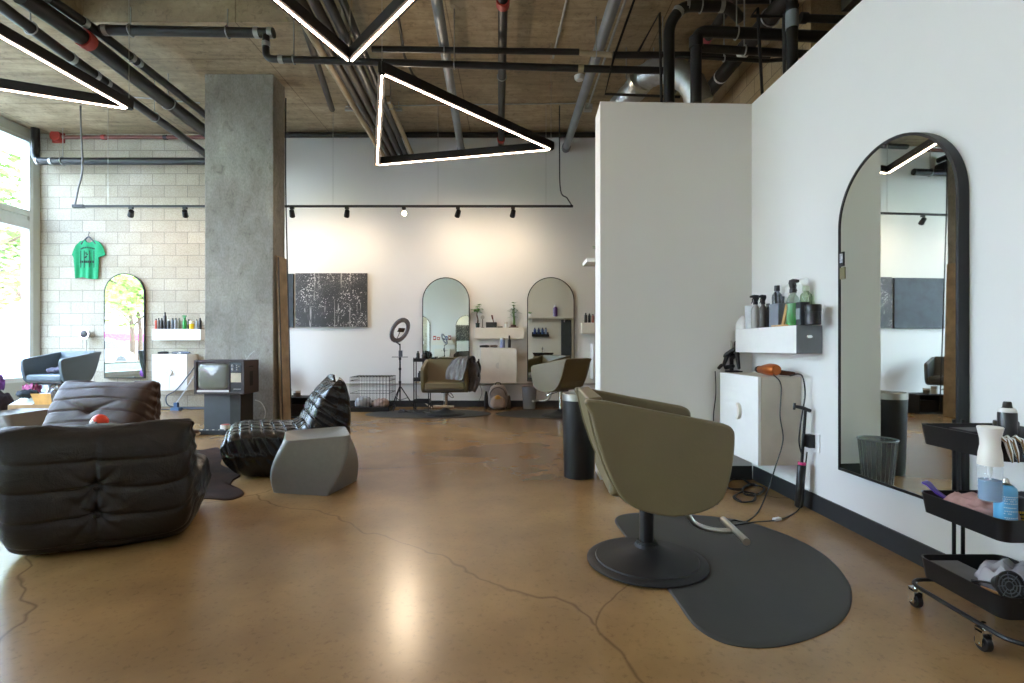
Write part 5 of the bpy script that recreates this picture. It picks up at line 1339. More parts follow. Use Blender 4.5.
for i, (x, c, lb, h) in enumerate(((-.045, '#17181a', 'black comb standing in the acrylic holder, leftmost', .24), (-.022, '#1b1c1e', 'black clip standing second in the acrylic holder', .22), (.005, '#2a2b2e', 'dark brush handle in the middle of the acrylic holder', .21), (.035, '#202124', 'black comb leaning right in the acrylic holder', .20))):
    p = rs(779.5, .10); o_ = thing('comb', lb, 'comb', (p.x, p.y - x, zs + .006), -PI / 2)
    m = MB(); m.tube([(0, 0, 0), (.0, 0, .12), (.018 if i % 2 else -.014, 0, h)], [.004, .006, .009], 8); m.build('comb_spine', plain('comb_' + c[1:], c, .4), o_)
    m = MB()
    for k in range(8): zz = .13 + k * (h - .14) / 8; m.bb(-.016, -.002, -.002, .002, zz, zz + .004)
    m.build('teeth', plain('comb_' + c[1:], c, .4), o_, smooth=0)
t = thing('wooden_comb', 'tan wooden comb leaning on the acrylic holder', 'comb', rs(784.5, .155, zs), -PI / 2)
m = MB(); m.prism([(-.05, .002), (-.018, .002), (.035, .135), (.006, .145)], 'y', .002, .012); m.build('comb_body', plain('light_wood', '#b58e58', .5, 0, .15), t, smooth=0, bevel=.002)
t = thing('wooden_tray', 'thin tan tray lying under the green spray bottle', 'tray', rs(783, .135), -PI / 2)
MB().bb(-.11, .09, -.024, .012, .0005, .012).build('tray_body', plain('light_wood', '#b58e58', .5, 0, .15), t, smooth=0, bevel=.002)
spray('bright green spray bottle with a black trigger on the right shelf', rs(793, .115), .305, .040, '#dfe8e2', '#141414', -PI / 2, True, None, '#17a524')
t = thing('product_box', 'dark box with a pale label right of the green spray bottle', 'box', rs(802.5, .09), -PI / 2)
MB().bb(-.032, .032, -.03, .03, .0005, .15).build('box_body', plain('box_dark', '#33373a', .45), t, smooth=0, bevel=.002)
m = MB(); m.bb(-.022, .022, -.0312, -.0302, .04, .11); m.build('box_label', plain('label_grey', '#8f9798', .5), t, smooth=0)
jar('wide black jar at the near end of the right shelf', rs(813, .095), .125, .045, '#222326', '#121214')
bottle('pale green clear bottle against the wall behind the green spray', rs(806, .04), .26, .036, '#cfdcc4', '#cfdcc4', clear=True)
# charger and white cables on the wall
p = rs(777.5, .0, 1.42); t = thing('wall_charger', 'white wall outlet with a charger and cables above the right shelf', 'power outlet', (RW(3.56) - .001, 3.56, 1.41), rr_)
MB().bb(-.04, .04, -.008, 0, -.06, .06).build('outlet_plate', M_WHITE, t, smooth=0, bevel=.002)
MB().bb(.0, .045, -.05, -.008, -.05, .02).build('charger', M_WHITE, t, smooth=0, bevel=.004)
MB().tube(catmull([(-.03, -.02, .0), (-.03, -.02, .07), (.06, -.012, .095), (.16, -.012, .10), (.21, -.012, .08), (.215, -.012, -.02), (.21, -.02, -.20)], 6), .004, 6).build('cable', M_WHITE, t)
MB().tube(catmull([(.02, -.03, -.05), (.08, -.015, -.0), (.12, -.015, .07), (.15, -.012, .02), (.15, -.02, -.20)], 6), .004, 6).build('cable', M_WHITE, t)

# ------------------------------------------------------------------ on and around the right cabinet
zc = .258 + .5955
def rc(px, s, z=zc): return rs(px, s, z)
hd = hair_dryer('copper hair dryer lying on the right wall cabinet', rc(769.5, .17), math.radians(95), '#b5622e', .75, '#5a3526', 1.0)
t = thing('tool_stand', 'black hot-tool stand with irons at the corner end of the right cabinet', 'tool stand', rc(731.5, .17))
MB().bb(-.05, .05, -.09, .09, .0005, .012).build('stand_base', M_MATTE, t, smooth=0, bevel=.003)
MB().bb(-.012, .012, -.012, .012, .012, .18).build('stand_post', M_MATTE, t, smooth=0)
for a, b in (((-.11, -.02, .03), (.0, .09, .10)), ((-.06, .10, .02), (-.02, -.08, .05)), ((.02, -.09, .03), (.04, .02, .24)), ((-.09, .05, .09), (.03, -.05, .20)), ((-.05, .09, .06), (.05, -.02, .15)), ((-.03, -.07, .10), (.045, .06, .13)), ((-.08, -.04, .05), (.03, .07, .22))):
    MB().tube([a, ((a[0] + b[0]) / 2, (a[1] + b[1]) / 2, (a[2] + b[2]) / 2), b], [.012, .018, .014], 10).build('hot_iron', M_BLACKP, t)
MB().tube([(.0, .0, .18), (.0, .01, .25)], .008, 8).build('holder_rod', M_STEEL, t)
MB().tube(catmull([(-.02, .06, .05), (-.06, .09, .10), (-.05, .06, .18), (.0, .05, .24)], 5), .004, 6).build('red_wire', M_RED, t)
def fpt(px, py, z=.006): v = FL(px, py, z); return v
cc = rc(783, .12)
cordthing('black cord from the copper hair dryer down to the floor mat', [Vector((1.80, 3.53, zc + .02)), Vector((1.76, 3.445, zc + .012)), P(781, 385, 3.425), P(780, 415, 3.40), P(783, 440, 3.40), P(775, 468, 3.38), P(768, 490, 3.4), fpt(758, 512), fpt(745, 522), fpt(733, 520, .014), fpt(726, 527, .014)], .0045)
cordthing('black cord with a white tag running from the outlet along the floor', [P(807, 452, 3.30), P(804, 480, 3.32), P(801, 503, 3.25), fpt(796, 512), fpt(780, 519.5), fpt(755, 522, .014), fpt(735, 525, .014)], .004)
MBt = MB(); p = fpt(777, 519, .012); MBt.box(p, (.05, .022, .014), .4); o = MBt.build('cord_tag', M_WHITE, recenter=True); tag(o, 'small white tag on the cord lying on the floor', 'tag')
cordthing('black cord hanging over the back edge of the right cabinet', [rc(790, .10, zc + .008), rc(798, .04, zc + .02), P(803, 378, 3.33), P(805, 395, 3.33), P(802, 415, 3.33), P(799, 440, 3.33), P(802, 455, 3.31)], .005)
rnd = random.Random(5)
for k, (x0, y0, lb) in enumerate(((737, 484, 'black cable tangle on the floor in the corner, left loop'), (752, 490, 'black cable tangle on the floor under the right cabinet'), (745, 497, 'black cable loop nearest us below the right cabinet'))):
    pts = []
    for i in range(11):
        a = i * 1.25 + k; pts.append(fpt(x0 + (9 + 4 * rnd.random()) * math.cos(a), y0 + (5 + 2 * rnd.random()) * math.sin(a) * .9, .006 + .004 * (i % 3)))
    cordthing(lb, pts, .0045)
for px, z1, lb in ((721, .8, 'black cord down the corner at the left of the right cabinet'), (733, .25, 'thin black cord hanging below the right cabinet, left one'), (741, .25, 'thin black cord hanging below the right cabinet, right one')):
    p = rc(px, .04 if px > 725 else .26, z1); p2 = Vector((p.x, p.y, .008)) if px > 725 else Vector((p.x + .02, p.y + .02, .30))
    if px < 725: p = Vector((1.615, 4.07, .86)); p2 = Vector((1.61, 4.075, .35))
    cordthing(lb, [p, p.lerp(p2, .35) + Vector((.008, 0, 0)), p.lerp(p2, .7) - Vector((.008, 0, 0)), p2], .004)
# pole with thick black handle standing on the floor
t = thing('tool_pole', 'black pole with a pink ring and thick grip, standing against the right wall', 'pole', (1.865, 3.33, 0))
b_ = Vector((0, 0, .012)); u_ = Vector((.045, -.04, .98)).normalized()
def q_(d): return b_ + u_ * d
m = MB(); m.tube([q_(0), q_(.01), q_(.27), q_(.28)], [.018, .026, .026, .020], 14); m.build('grip', M_BLACKP, t)
MB().cyl(q_(.28), q_(.295), .024, n=14).build('pink_ring', plain('hot_pink', '#d0367a', .4), t)
MB().cyl(q_(.295), q_(.64), .009, n=10).build('rod', M_BLACKMET, t)
m = MB(); c = q_(.65); m.tube([c + Vector((-.07, 0, .01)), c + Vector((-.02, 0, .0)), c + Vector((.03, 0, -.02))], [.010, .013, .012], 10); m.tube([c + Vector((-.075, 0, -.012)), c + Vector((-.07, 0, .032))], .008, 8); m.build('clamp', M_BLACKP, t)
t = thing('wall_outlet', 'white outlet with a black plug low on the wall by the pole', 'power outlet', (RW(3.28) - .001, 3.28, .44), rr_)
MB().bb(-.04, .04, -.006, 0, -.06, .06).build('outlet_plate', M_WHITE, t, smooth=0, bevel=.002)
MB().bb(-.055, .0, -.05, -.006, -.035, .05).build('plug', M_BLACKP, t, smooth=0, bevel=.004)
# stickers on the tall mirror
t = thing('sticker', 'small black and white picture sticker on the left edge of the tall mirror', 'sticker', (0, 0, 0))
def mirror_pt(px, py):
    a = -PI / 2 + .0352 + math.radians(.7); nrm = Vector((math.sin(a), -math.cos(a), 0)); c = Vector((RW(ymid) - .006, ymid, 0)) + nrm * .0355
    d = Vector(((px - 512) / F, 1, (HY - py) / F)); o_ = Vector((0, 0, HC)); k = (c - o_).dot(nrm) / d.dot(nrm); return o_ + d * k
c0 = mirror_pt(843.8, 259); t.location = c0; t.rotation_euler = (0, 0, -PI / 2 + .0352 + math.radians(.7))
MB().bb(-.018, .018, -.014, -.0125, -.042, .040).build('card', plain('black_card', '#17181c', .4), t, smooth=0)
MB().bb(-.012, .010, -.0155, -.0142, -.022, .030).build('portrait', plain('grey_photo', '#b9bcc4', .4, 0, .6, 60), t, smooth=0)
t2 = thing('sticker', 'small tan note under the picture sticker on the tall mirror', 'sticker', tuple(mirror_pt(844.5, 273)), -PI / 2 + .0352 + math.radians(.7))
MB().bb(-.02, .02, -.014, -.0125, -.035, .032).build('note_card', plain('tan_card', '#6d6648', .5), t2, smooth=0)
# ------------------------------------------------------------------ black three-tier trolley at the near right
CX, CY = 1.80, 1.88
t = thing('utility_trolley', 'black three-tier metal trolley at the right edge, nearest to us', 'trolley', (CX, CY, 0))
def rrect(hx, hy, r, z, n=6):
    out = []
    for c, (sx_, sy_) in enumerate(((1, 1), (-1, 1), (-1, -1), (1, -1))):
        for j in range(n + 1):
            a = c * PI / 2 + PI / 2 * j / n; out.append(Vector((sx_ * (hx - r) + r * math.cos(a), sy_ * (hy - r) + r * math.sin(a), z)))
    return out
for zt in (.75, .48, .222):
    m = MB(); hx, hy = .17, .18
    m.loft([rrect(hx - .010, hy - .010, .03, zt - .078), rrect(hx, hy, .035, zt - .004), rrect(hx + .002, hy + .002, .036, zt), rrect(hx - .003, hy - .003, .033, zt), rrect(hx - .013, hy - .013, .028, zt - .073)])
    m.build('tray', M_BLACKMET, t, smooth=40)
for y in (.125, -.125) if False else (.1,):
    pass
for x in (-.018, .018):
    MB().bb(x - .007, x + .007, .181, .188, .09, .765).build('post', M_BLACKMET, t, smooth=0, bevel=.002)
    MB().bb(x - .007, x + .007, -.188, -.181, .09, .765).build('post', M_BLACKMET, t, smooth=0, bevel=.002)
m = MB(); m.tube(rrect(.175, .235, .07, .095, 8), .008, 8, True); m.build('base_frame', M_BLACKMET, t)
for x in (-.160, .160):
    for y in (-.10, .20):
        w = MB().cyl((x - .011, y, .0285), (x + .011, y, .0285), .028, n=22).build('wheel', M_BLACKP, t, smooth=30, bevel=.003)
        MB().cyl((x - .0125, y, .0285), (x + .0125, y, .0285), .011, n=14).build('hub', M_GALV, w)
        m = MB(); m.bb(x - .019, x - .0155, y - .014, y + .014, .02, .075); m.bb(x + .0155, x + .019, y - .014, y + .014, .02, .075); m.bb(x - .019, x + .019, y - .017, y + .017, .068, .080); m.cyl((x, y, .08), (x, y, .10), .007, n=10)
        m.cyl((x - .021, y, .0285), (x + .021, y, .0285), .005, n=8); m.build('fork', M_CHROME, t, smooth=30)
# goods on it
def at(px, Y): return (px - 512) / F * Y
B1, B2, B3 = .6775, .4075, .1495
t = thing('spray_can', 'matt black spray can standing on the top tray of the trolley', 'spray can', (at(1007.3, 1.80), 1.80, B1))
MB().lathe([(0, 0), (.026, 0), (.027, .004), (.027, .145), (.025, .152)], (0, 0, .0005), 28).build('can_body', plain('can_black', '#1a1a1c', .3), t)
MB().lathe([(.026, .150), (.0265, .151), (.0265, .154), (.022, .163), (.020, .165)], (0, 0, 0), 28).build('white_ring', plain('ring_white', '#d8d8d6', .4), t)
MB().lathe([(.0, .14), (.021, .16), (.014, .167), (.012, .183), (.010, .187), (0, .187)], (0, 0, 0), 20).build('nozzle', M_BLACKP, t)
t = thing('tool_box', 'shallow black case lying in the top tray of the trolley', 'box', (at(975, 1.97), 1.97, B1))
MB().bb(-.055, .08, -.05, .055, .0005, .062).build('case_body', plain('case_black', '#232326', .5), t, smooth=0, bevel=.004)
MB().lathe([(0, 0), (.012, 0), (.010, .012), (0, .014)], (0.02, -.02, .0625), 14).build('knob', M_STEEL, t)
jar('squat black jar behind the spray can on the trolley', (at(993, 1.95) + .03, 1.93, B1), .10, .036, '#2a2927', '#1d1c1b')
# mist bottle hooked over the rim
M_CLR = glassy('clear_plastic', (.93, .95, .96, 1), .8, .05)
t = thing('mist_bottle', 'white-headed clear mist bottle hooked outside the trolley rim', 'spray bottle', (1.592, 1.705, .545))
MB().lathe([(0, 0), (.028, 0), (.0325, .004), (.0325, .118), (.030, .124), (0, .124)], (0, 0, 0), 28).build('bottle_body', M_CLR, t)
MB().lathe([(0, 0), (.029, 0), (.030, .003), (.030, .066), (0, .066)], (0, 0, .004), 28).build('liquid', glassy('blue_water', hexc('#5fa2cf'), .35, .05), t)
MB().lathe([(.0, .118), (.0335, .119), (.0335, .124), (.031, .16), (.0265, .185), (.027, .205), (.0335, .238), (.035, .244), (.033, .247), (0, .2475)], (0, 0, 0), 32).build('spray_head', plain('pump_white', '#e3ded6', .35, 0, .02), t)
MB().tube([(0, 0, .02), (0, 0, .10), (0, 0, .118)], [.003, .003, .007], 8).build('dip_tube', M_WHITE, t)
MB().lathe([(0, 0), (.007, 0), (.007, .035), (0, .035)], (0, 0, .086), 12).build('pump_core', M_WHITE, t)
MB().tube(catmull([(.020, .01, .205), (.045, .03, .215), (.055, .04, .195), (.052, .04, .175)], 5), .006, 8).build('trigger', plain('pump_white', '#e3ded6', .35, 0, .02), t)
# blue can in the middle tray
t = thing('spray_can', 'light blue spray can with pale print in the middle tray', 'spray can', (at(1005.5, 1.755), 1.755, B2))
MB().lathe([(0, 0), (.030, 0), (.031, .004), (.031, .155), (.029, .166), (.020, .176), (.018, .178)], (0, 0, .0005), 32).build('can_body', plain('can_blue', '#5fa8d2', .3, .1, .04), t)
m = MB()
for k, (z, w) in enumerate(((.140, .9), (.133, .6), (.126, .8), (.118, .85), (.104, .7), (.092, .8), (.084, .5), (.070, .9), (.064, .85), (.058, .9), (.052, .8), (.046, .6), (.030, .9), (.024, .9))):
    for s_ in range(int(10 * w)):
        a = -PI / 2 - .9 + s_ * .17 + (.05 if k % 2 else 0)
        if random.random() < .85:
            a2 = a + .12; r_ = .0313
            m.add([(r_ * math.cos(a), r_ * math.sin(a), z), (r_ * math.cos(a2), r_ * math.sin(a2), z), (r_ * math.cos(a2), r_ * math.sin(a2), z + .003), (r_ * math.cos(a), r_ * math.sin(a), z + .003)], [(0, 1, 2, 3)])
m.build('fine_print', plain('print_white', '#dbe9f2', .4), t, smooth=0)
MB().lathe([(.0, .174), (.018, .178), (.010, .184), (.008, .196), (.006, .200), (0, .200)], (0, 0, 0), 16).build('nozzle', M_STEEL, t)
t = thing('spray_can', 'black can with yellow print at the right edge of the middle tray', 'spray can', (at(1024, 1.80) , 1.83, B2))
MB().lathe([(0, 0), (.028, 0), (.029, .004), (.029, .105), (.024, .114), (0, .118)], (0, 0, .0005), 28).build('can_body', plain('can_black', '#1a1a1c', .3), t)
m = MB()
for z in (.062, .048, .036):
    for k in range(6):
        a = -PI / 2 - .75 + k * .17; a2 = a + .11; r_ = .0293
        m.add([(r_ * math.cos(a), r_ * math.sin(a), z), (r_ * math.cos(a2), r_ * math.sin(a2), z), (r_ * math.cos(a2), r_ * math.sin(a2), z + .008), (r_ * math.cos(a), r_ * math.sin(a), z + .008)], [(0, 1, 2, 3)])
m.build('yellow_print', plain('print_yellow', '#d0a82a', .4), t, smooth=0)
# purple tint brush, cloths
t = thing('tint_brush', 'purple tint brush sticking out of the far corner of the middle tray', 'brush', (1.665, 2.02, B2 + .004))
m = MB(); m.loft([[Vector(p) for p in q] for q in ([(.06, -.06, .02), (.075, -.05, .02), (.075, -.05, .026), (.06, -.06, .026)], [(-.005, -.010, .07), (.022, .008, .07), (.022, .008, .078), (-.005, -.010, .078)], [(-.032, .0, .098), (.008, .024, .098), (.008, .024, .106), (-.032, .0, .106)], [(-.045, .006, .106), (-.005, .030, .106), (-.005, .030, .111), (-.045, .006, .111)])])
m.build('brush_body', plain('violet_plastic', '#5a3bb0', .35), t, smooth=0, bevel=.002)
cushion('cloth', 'dusty pink cloth heaped along the middle tray of the trolley', 'cloth', (1.735, 1.90, B2 + .001), (.085, .115, .042), plain('pink_cloth', '#b08a84', .9, 0, .2, 20), 4, .012)
cushion('cloth', 'dark grey cloth at the back of the middle tray', 'cloth', (1.88, 1.90, B2 + .001), (.06, .12, .050), plain('grey_rag', '#3c3b40', .9, 0, .2, 20), 6, .012)
# clips on the near rim
for i, (px, lb) in enumerate(((1003.5, 'silver duckbill clip, leftmost of three clipped to the trolley top rim'), (1009.5, 'silver duckbill clip, middle one of three on the trolley top rim'), (1018, 'silver duckbill clip, rightmost of three on the trolley top rim'))):
    t = thing('hair_clip', lb, 'hair clip', (at(px, 1.69), 1.6865, .745))
    m = MB(); m.tube([(-.006, .004, .012), (0, -.004, .008), (.012, -.006, -.035), (.022, -.004, -.068)], [.005, .009, .008, .003], 8); m.build('jaw', M_CHROME, t)
    m = MB(); m.tube([(-.016, 0, .018), (-.004, -.006, .004), (.004, -.006, -.004)], [.007, .006, .004], 8); m.build('grip', M_CHROME, t)
# bottom tray
t = thing('foil_board', 'flat grey board lying in the bottom tray of the trolley', 'board', (1.71, 1.97, B3 + .05))
MB().bb(-.055, .065, -.11, .07, .0, .006).build('board_panel', plain('board_grey', '#6a6a6c', .5), t, smooth=0)
cushion('plastic_bag', 'crumpled clear plastic bag in the bottom tray of the trolley', 'bag', (1.80, 1.84, B3 + .001), (.11, .075, .055), glassy('bag_film', hexc('#cfcdd4'), .35, .2), 12, .02)
t = thing('diffuser_nozzle', 'black round slotted dryer diffuser facing us in the bottom tray', 'diffuser', (at(1009.5, 1.735), 1.735, .247), 0)
R = Matrix.Rotation(math.radians(78), 4, 'X') @ Matrix.Rotation(0, 4, 'Z')
m = MB(); m.lathe([(.018, -.05), (.022, -.045), (.040, -.010), (.049, .0), (.050, .006), (.046, .006), (.044, .0), (.012, -.008), (0, -.008)], (0, 0, 0), 36, R); m.build('cup', M_BLACKP, t)
m = MB()
for r_ in (.014, .025, .036, .047): m.tube([R @ Vector((r_ * math.cos(x), r_ * math.sin(x), .004 if r_ > .04 else 0)) for x in [2 * PI * i / 36 for i in range(36)]], .0017, 6, True)
for i in range(8): a = 2 * PI * i / 8; m.tube([R @ Vector((.014 * math.cos(a), .014 * math.sin(a), 0)), R @ Vector((.045 * math.cos(a), .045 * math.sin(a), .002))], .0013, 5)
m.build('rib_rings', plain('rib_grey', '#5d6670', .3), t)
for i, (y, c, lb) in enumerate(((1.80, '#b08a5a', 'tan pen lying in the bottom tray, nearest the rim'), (1.82, '#c9a27a', 'pale wooden stick beside the tan pen in the bottom tray'))):
    t = thing('pen', lb, 'pen', (1.668, y, B3 + .054)); m = MB(); m.cyl((0, 0, 0), (.02, -.09, .004), .005, n=8); m.build('pen_body', plain('pen_' + c[1:], c, .5), t)
    MB().cyl((.02, -.09, .004), (.0225, -.101, .0045), .005, .002, n=8).build('pen_tip', M_BRPIPE, t)
cordthing('black coiled cord in the bottom tray of the trolley', [(1.67, 1.86, B3 + .06), (1.69, 1.80, B3 + .075), (1.70, 1.76, B3 + .06), (1.675, 1.73, B3 + .045), (1.70, 1.72, B3 + .03), (1.73, 1.72, B3 + .02)], .004)

# ------------------------------------------------------------------ left corner clutter
t = thing('cardboard_box', 'open cardboard box with raised flaps under the blue-grey chair', 'box', (-6.50, 7.06, 0), math.radians(4))
M_CARD = plain('cardboard', '#9c7d58', .8, 0, .1)
m = MB()
for a in ((-.28, .28, -.17, -.162), (-.28, .28, .162, .17), (-.28, -.272, -.162, .162), (.272, .28, -.162, .162)): m.bb(*a, .001, .27)
m.bb(-.272, .272, -.162, .162, .001, .006); m.build('box_body', M_CARD, t, smooth=0)
m = MB(); m.add([(-.27, -.166, .27), (.02, -.166, .27), (.10, .04, .41), (-.17, .04, .41), (-.27, -.170, .266), (.02, -.170, .266), (.10, .036, .406), (-.17, .036, .406)], [(0, 1, 2, 3), (7, 6, 5, 4), (0, 4, 5, 1), (1, 5, 6, 2), (2, 6, 7, 3), (3, 7, 4, 0)])
o = m.build('flap', plain('flap_white', '#c9cdc4', .7), t, smooth=0); part_label(o, 'pale grey flap')
m = MB(); m.add([(.07, -.168, .27), (.28, -.168, .27), (.29, -.20, .42), (.03, -.20, .42), (.07, -.172, .27), (.28, -.172, .27), (.29, -.204, .42), (.03, -.204, .42)], [(0, 1, 2, 3), (7, 6, 5, 4), (0, 4, 5, 1), (1, 5, 6, 2), (2, 6, 7, 3), (3, 7, 4, 0)])
o = m.build('flap', plain('flap_orange', '#d9a45a', .7), t, smooth=0); part_label(o, 'orange-tan flap')
cushion('cloth', 'small black cloth bunched on the raised flap of the cardboard box', 'cloth', (-6.58, 6.96, .345), (.12, .07, .05), plain('black_cloth', '#1d242c', .85, 0, .2, 20), 21, .02, .4)
def sack(label, loc, r, col, seed, top=None):
    o = cushion('bag', label, 'bag', loc, r, plain('bag_' + col[1:], col, .7, 0, .6, 14), seed, .05); return o
sack('dark stuffed bag in the left corner under the window', (-7.35, 7.25, .001), (.21, .20, .19), '#2e2730', 31)
sack('purple bag on the dark stuffed bag by the window', (-7.42, 7.28, .375), (.15, .13, .12), '#7a3f9a', 32)
sack('dark patterned bag beside the cardboard box', (-7.02, 7.55, .001), (.13, .14, .17), '#3a343a', 33)
sack('white crumpled bag between the dark bag and the blue-grey chair', (-7.22, 7.98, .001), (.12, .12, .22), '#c9ccd2', 34)
sack('small pink cloth bag on the floor left of the blue-grey chair', (-7.05, 7.52, .345), (.11, .09, .045), '#b0567f', 35)
cushion('cloth', 'white and lilac cloth lying on the floor before the cardboard box', 'cloth', (-6.02, 6.50, .001), (.20, .16, .035), plain('white_cloth', '#cfcfdb', .9, 0, .2, 12), 41, .015)
cushion('cloth', 'dark cloth with pale pattern lying on the seat of the blue-grey chair', 'cloth', (-6.76, 7.62, .650), (.13, .11, .04), plain('pattern_cloth', '#5f5d6d', .9, 0, .7, 30), 42, .014)
t = thing('power_strip', 'blue power brick with a grey cable on the floor under the white cabinet', 'power strip', (-5.52, 8.42, 0))
MB().bb(-.07, .07, -.05, .05, .0005, .05).build('brick', plain('blue_plastic', '#4a6a94', .5), t, smooth=0, bevel=.006)
MB().bb(-.03, .03, -.03, .03, .05, .13).build('plug', plain('blue_plastic', '#4a6a94', .5), t, smooth=0, bevel=.006)
cordthing('pale cable rising from the blue power brick past the television', [(-5.52, 8.42, .13), (-5.42, 8.46, .3), (-5.30, 8.52, .55), (-5.24, 8.60, .80)], .009, plain('pale_cable', '#b5b8bc', .5))
cordthing('dark cable looping under the white cabinet on the block wall', [(-5.30, 8.60, .75), (-5.62, 8.60, .34), (-5.80, 8.60, .22), (-5.78, 8.60, .07), (-5.60, 8.62, .03), (-5.2, 8.64, .02), (-4.98, 8.62, .06), (-4.96, 8.62, .25)], .009, plain('navy_cable', '#2c3a4c', .5))
cordthing('dark cable lying along the foot of the block wall', [(-6.6, 8.50, .012), (-6.1, 8.46, .012), (-5.7, 8.5, .012), (-5.4, 8.56, .012), (-4.9, 8.58, .012)], .011, plain('navy_cable', '#2c3a4c', .5))
# tangle and dark box below the slim cart
for k in range(3):
    rnd = random.Random(50 + k); cx_, cy_ = (-1.72 + .17 * k, 8.12 - .03 * k)
    cordthing(('dark cable tangle on the floor left of the slim cart', 'dark cable tangle on the floor before the slim cart', 'dark cable tangle on the mat by the jacket chair')[k],
              [(cx_ + rnd.uniform(-.1, .1), cy_ + rnd.uniform(-.07, .07), .012 + .018 * (i % 3)) for i in range(9)], .009, plain('dark_cord2', '#3b3734', .5))
cordthing('white cable hanging from the outlet behind the ring light', [(-1.62, 8.90, .45), (-1.70, 8.85, .42), (-1.66, 8.80, .25), (-1.50, 8.74, .10), (-1.36, 8.70, .012)], .010, plain('white_cable', '#d9d6ce', .5))
t = thing('wall_outlet', 'beige outlet box low on the wall behind the ring light', 'power outlet', (-1.66, YB - .0165, .46))
MB().bb(-.05, .05, -.05, .0, -.04, .04).build('outlet_box', plain('beige_box', '#b9a88e', .6), t, smooth=0, bevel=.004)
MB().bb(.05, .15, -.03, .0, -.02, .03).build('plug', plain('beige_box', '#b9a88e', .6), t, smooth=0, bevel=.004)

# ------------------------------------------------------------------ back of the partition: ledge, products and shampoo basin
ypb = 4.06 + .30
t = thing('ledge', 'white ledge on the rear of the partition, its tip showing past the edge', 'shelf', (1.24, ypb + .02, 1.78))
MB().bb(-.60, .60, .0, .26, 0, .035).build('ledge_board', M_WHITE, t, smooth=0, bevel=.003)
m = MB(); m.prism([(.03, 0), (.20, 0), (.03, -.14)], 'x', -.40, -.38); m.prism([(.03, 0), (.20, 0), (.03, -.14)], 'x', .45, .47); m.build('bracket', M_WHITE, t, smooth=0)
t = thing('product_rack', 'black wall rack of blue bottles, seen in the right back mirror', 'rack', (1.08, ypb + .016, 1.30))
MB().bb(-.22, .22, 0, .12, 0, .015).build('rack_base', M_MATTE, t, smooth=0)
MB().bb(-.22, .22, .11, .12, .015, .07).build('rack_front', M_MATTE, t, smooth=0)
MB().bb(-.22, .22, 0, .012, .015, .12).build('rack_back', M_MATTE, t, smooth=0)
for i, (x, c) in enumerate(((-.15, '#2c3f86'), (-.05, '#24346a'), (.05, '#35508f'), (.14, '#8fa0c4'))):
    bottle(('blue bottle first in the rack behind the partition', 'navy bottle second in the rack behind the partition', 'blue bottle third in the rack behind the partition', 'pale blue bottle fourth in the rack behind the partition')[i], (1.08 + x, ypb + .077, 1.3155), .22, .032, c, '#151515')
bottle('purple bottle with clear pump standing on the ledge behind the partition', (1.46, ypb + .14, 1.8155), .30, .055, '#5a3d80', '#d8d8da')
t = thing('shampoo_unit', 'shampoo chair with a black basin behind the partition, seen in the mirror', 'shampoo chair', (1.12, ypb + .34, 0))
MB().bb(-.22, .22, -.24, .06, .001, .72).build('pedestal', plain('unit_grey', '#c4bfb2', .5), t, smooth=0, bevel=.02)
m = MB(); m.lathe([(0, .0), (.14, .0), (.22, .06), (.27, .15), (.275, .17), (.255, .17), (.20, .08), (.12, .035), (0, .03)], (0, -.06, .7205), 36, None, 1, .8); m.build('basin', plain('gloss_black', '#101012', .15), t)
MB().tube(catmull([(0, -.22, .80), (0, -.22, 1.0), (0, -.14, 1.03), (0, -.08, .98)], 5), .012, 8).build('faucet', M_CHROME, t)
MB().bb(-.27, .27, .18, .75, .30, .44).build('seat', M_OLIVE, t, bevel=.03, seg=3)
m = MB(); m.prism([(.10, .40), (.20, .40), (.13, .80), (.05, .80)], 'x', -.27, .27); m.build('backrest', M_OLIVE, t, bevel=.015)
MB().bb(-.16, .16, .25, .65, .001, .30).build('chair_base', M_MATTE, t, smooth=0, bevel=.01)

struct(MB().bb(1.62, 1.885, ypb + .055, ypb + .10, .001, 1.74).build('door_1', plain('slate_door', '#39424b', .5), smooth=0, bevel=.004))
t = thing('potted_plant', 'tiny green plant on the ledge behind the partition', 'potted plant', (.80, ypb + .14, 1.8155))
MB().lathe([(0, 0), (.04, 0), (.05, .07), (0, .065)], (0, 0, .0005), 18).build('pot', M_WHITE, t)
m = MB(); leafs(m, (0, 0, .07), 9, .13, .035, 1, .7, random.Random(3)); m.build('foliage', M_LEAF, t, smooth=0)
# ------------------------------------------------------------------ front wall (behind the camera, seen in the back mirrors)
def fw(x, z): return (x, YF + .0005, z)
arched_mirror('arched mirror on the front wall, left one seen in the jacket-chair mirror', fw(-3.6, .42), PI, .82, 1.83)
arched_mirror('arched mirror on the front wall, right one seen in the jacket-chair mirror', fw(-1.78, .42), PI, .82, 1.83)
wall_shelf('cream shelf between the front wall mirrors', fw(-2.69, 1.10), PI, .84, .19, .17, M_CREAM)
wall_cabinet('cream cabinet between the front wall mirrors', fw(-2.69, .35), PI, .59, .60, .30, M_CREAM)
for i, (x, c, h, lb) in enumerate(((-3.0, '#b83a2a', .16, 'red box on the front wall shelf'), (-2.85, '#c8553a', .12, 'orange-red box on the front wall shelf'), (-2.55, '#3a5a9a', .15, 'blue box on the front wall shelf'), (-2.42, '#8a3a2a', .18, 'brown-red box on the front wall shelf'))):
    t = thing('product_box', lb, 'box', (x, YF + .10, 1.2905)); MB().bb(-.05, .05, -.04, .04, 0.0005, h).build('box_body', plain('pbox_' + c[1:], c, .5), t, smooth=0, bevel=.002)
    MB().bb(-.03, .03, .0402, .0412, h * .3, h * .7).build('box_label', M_WHITE, t, smooth=0)
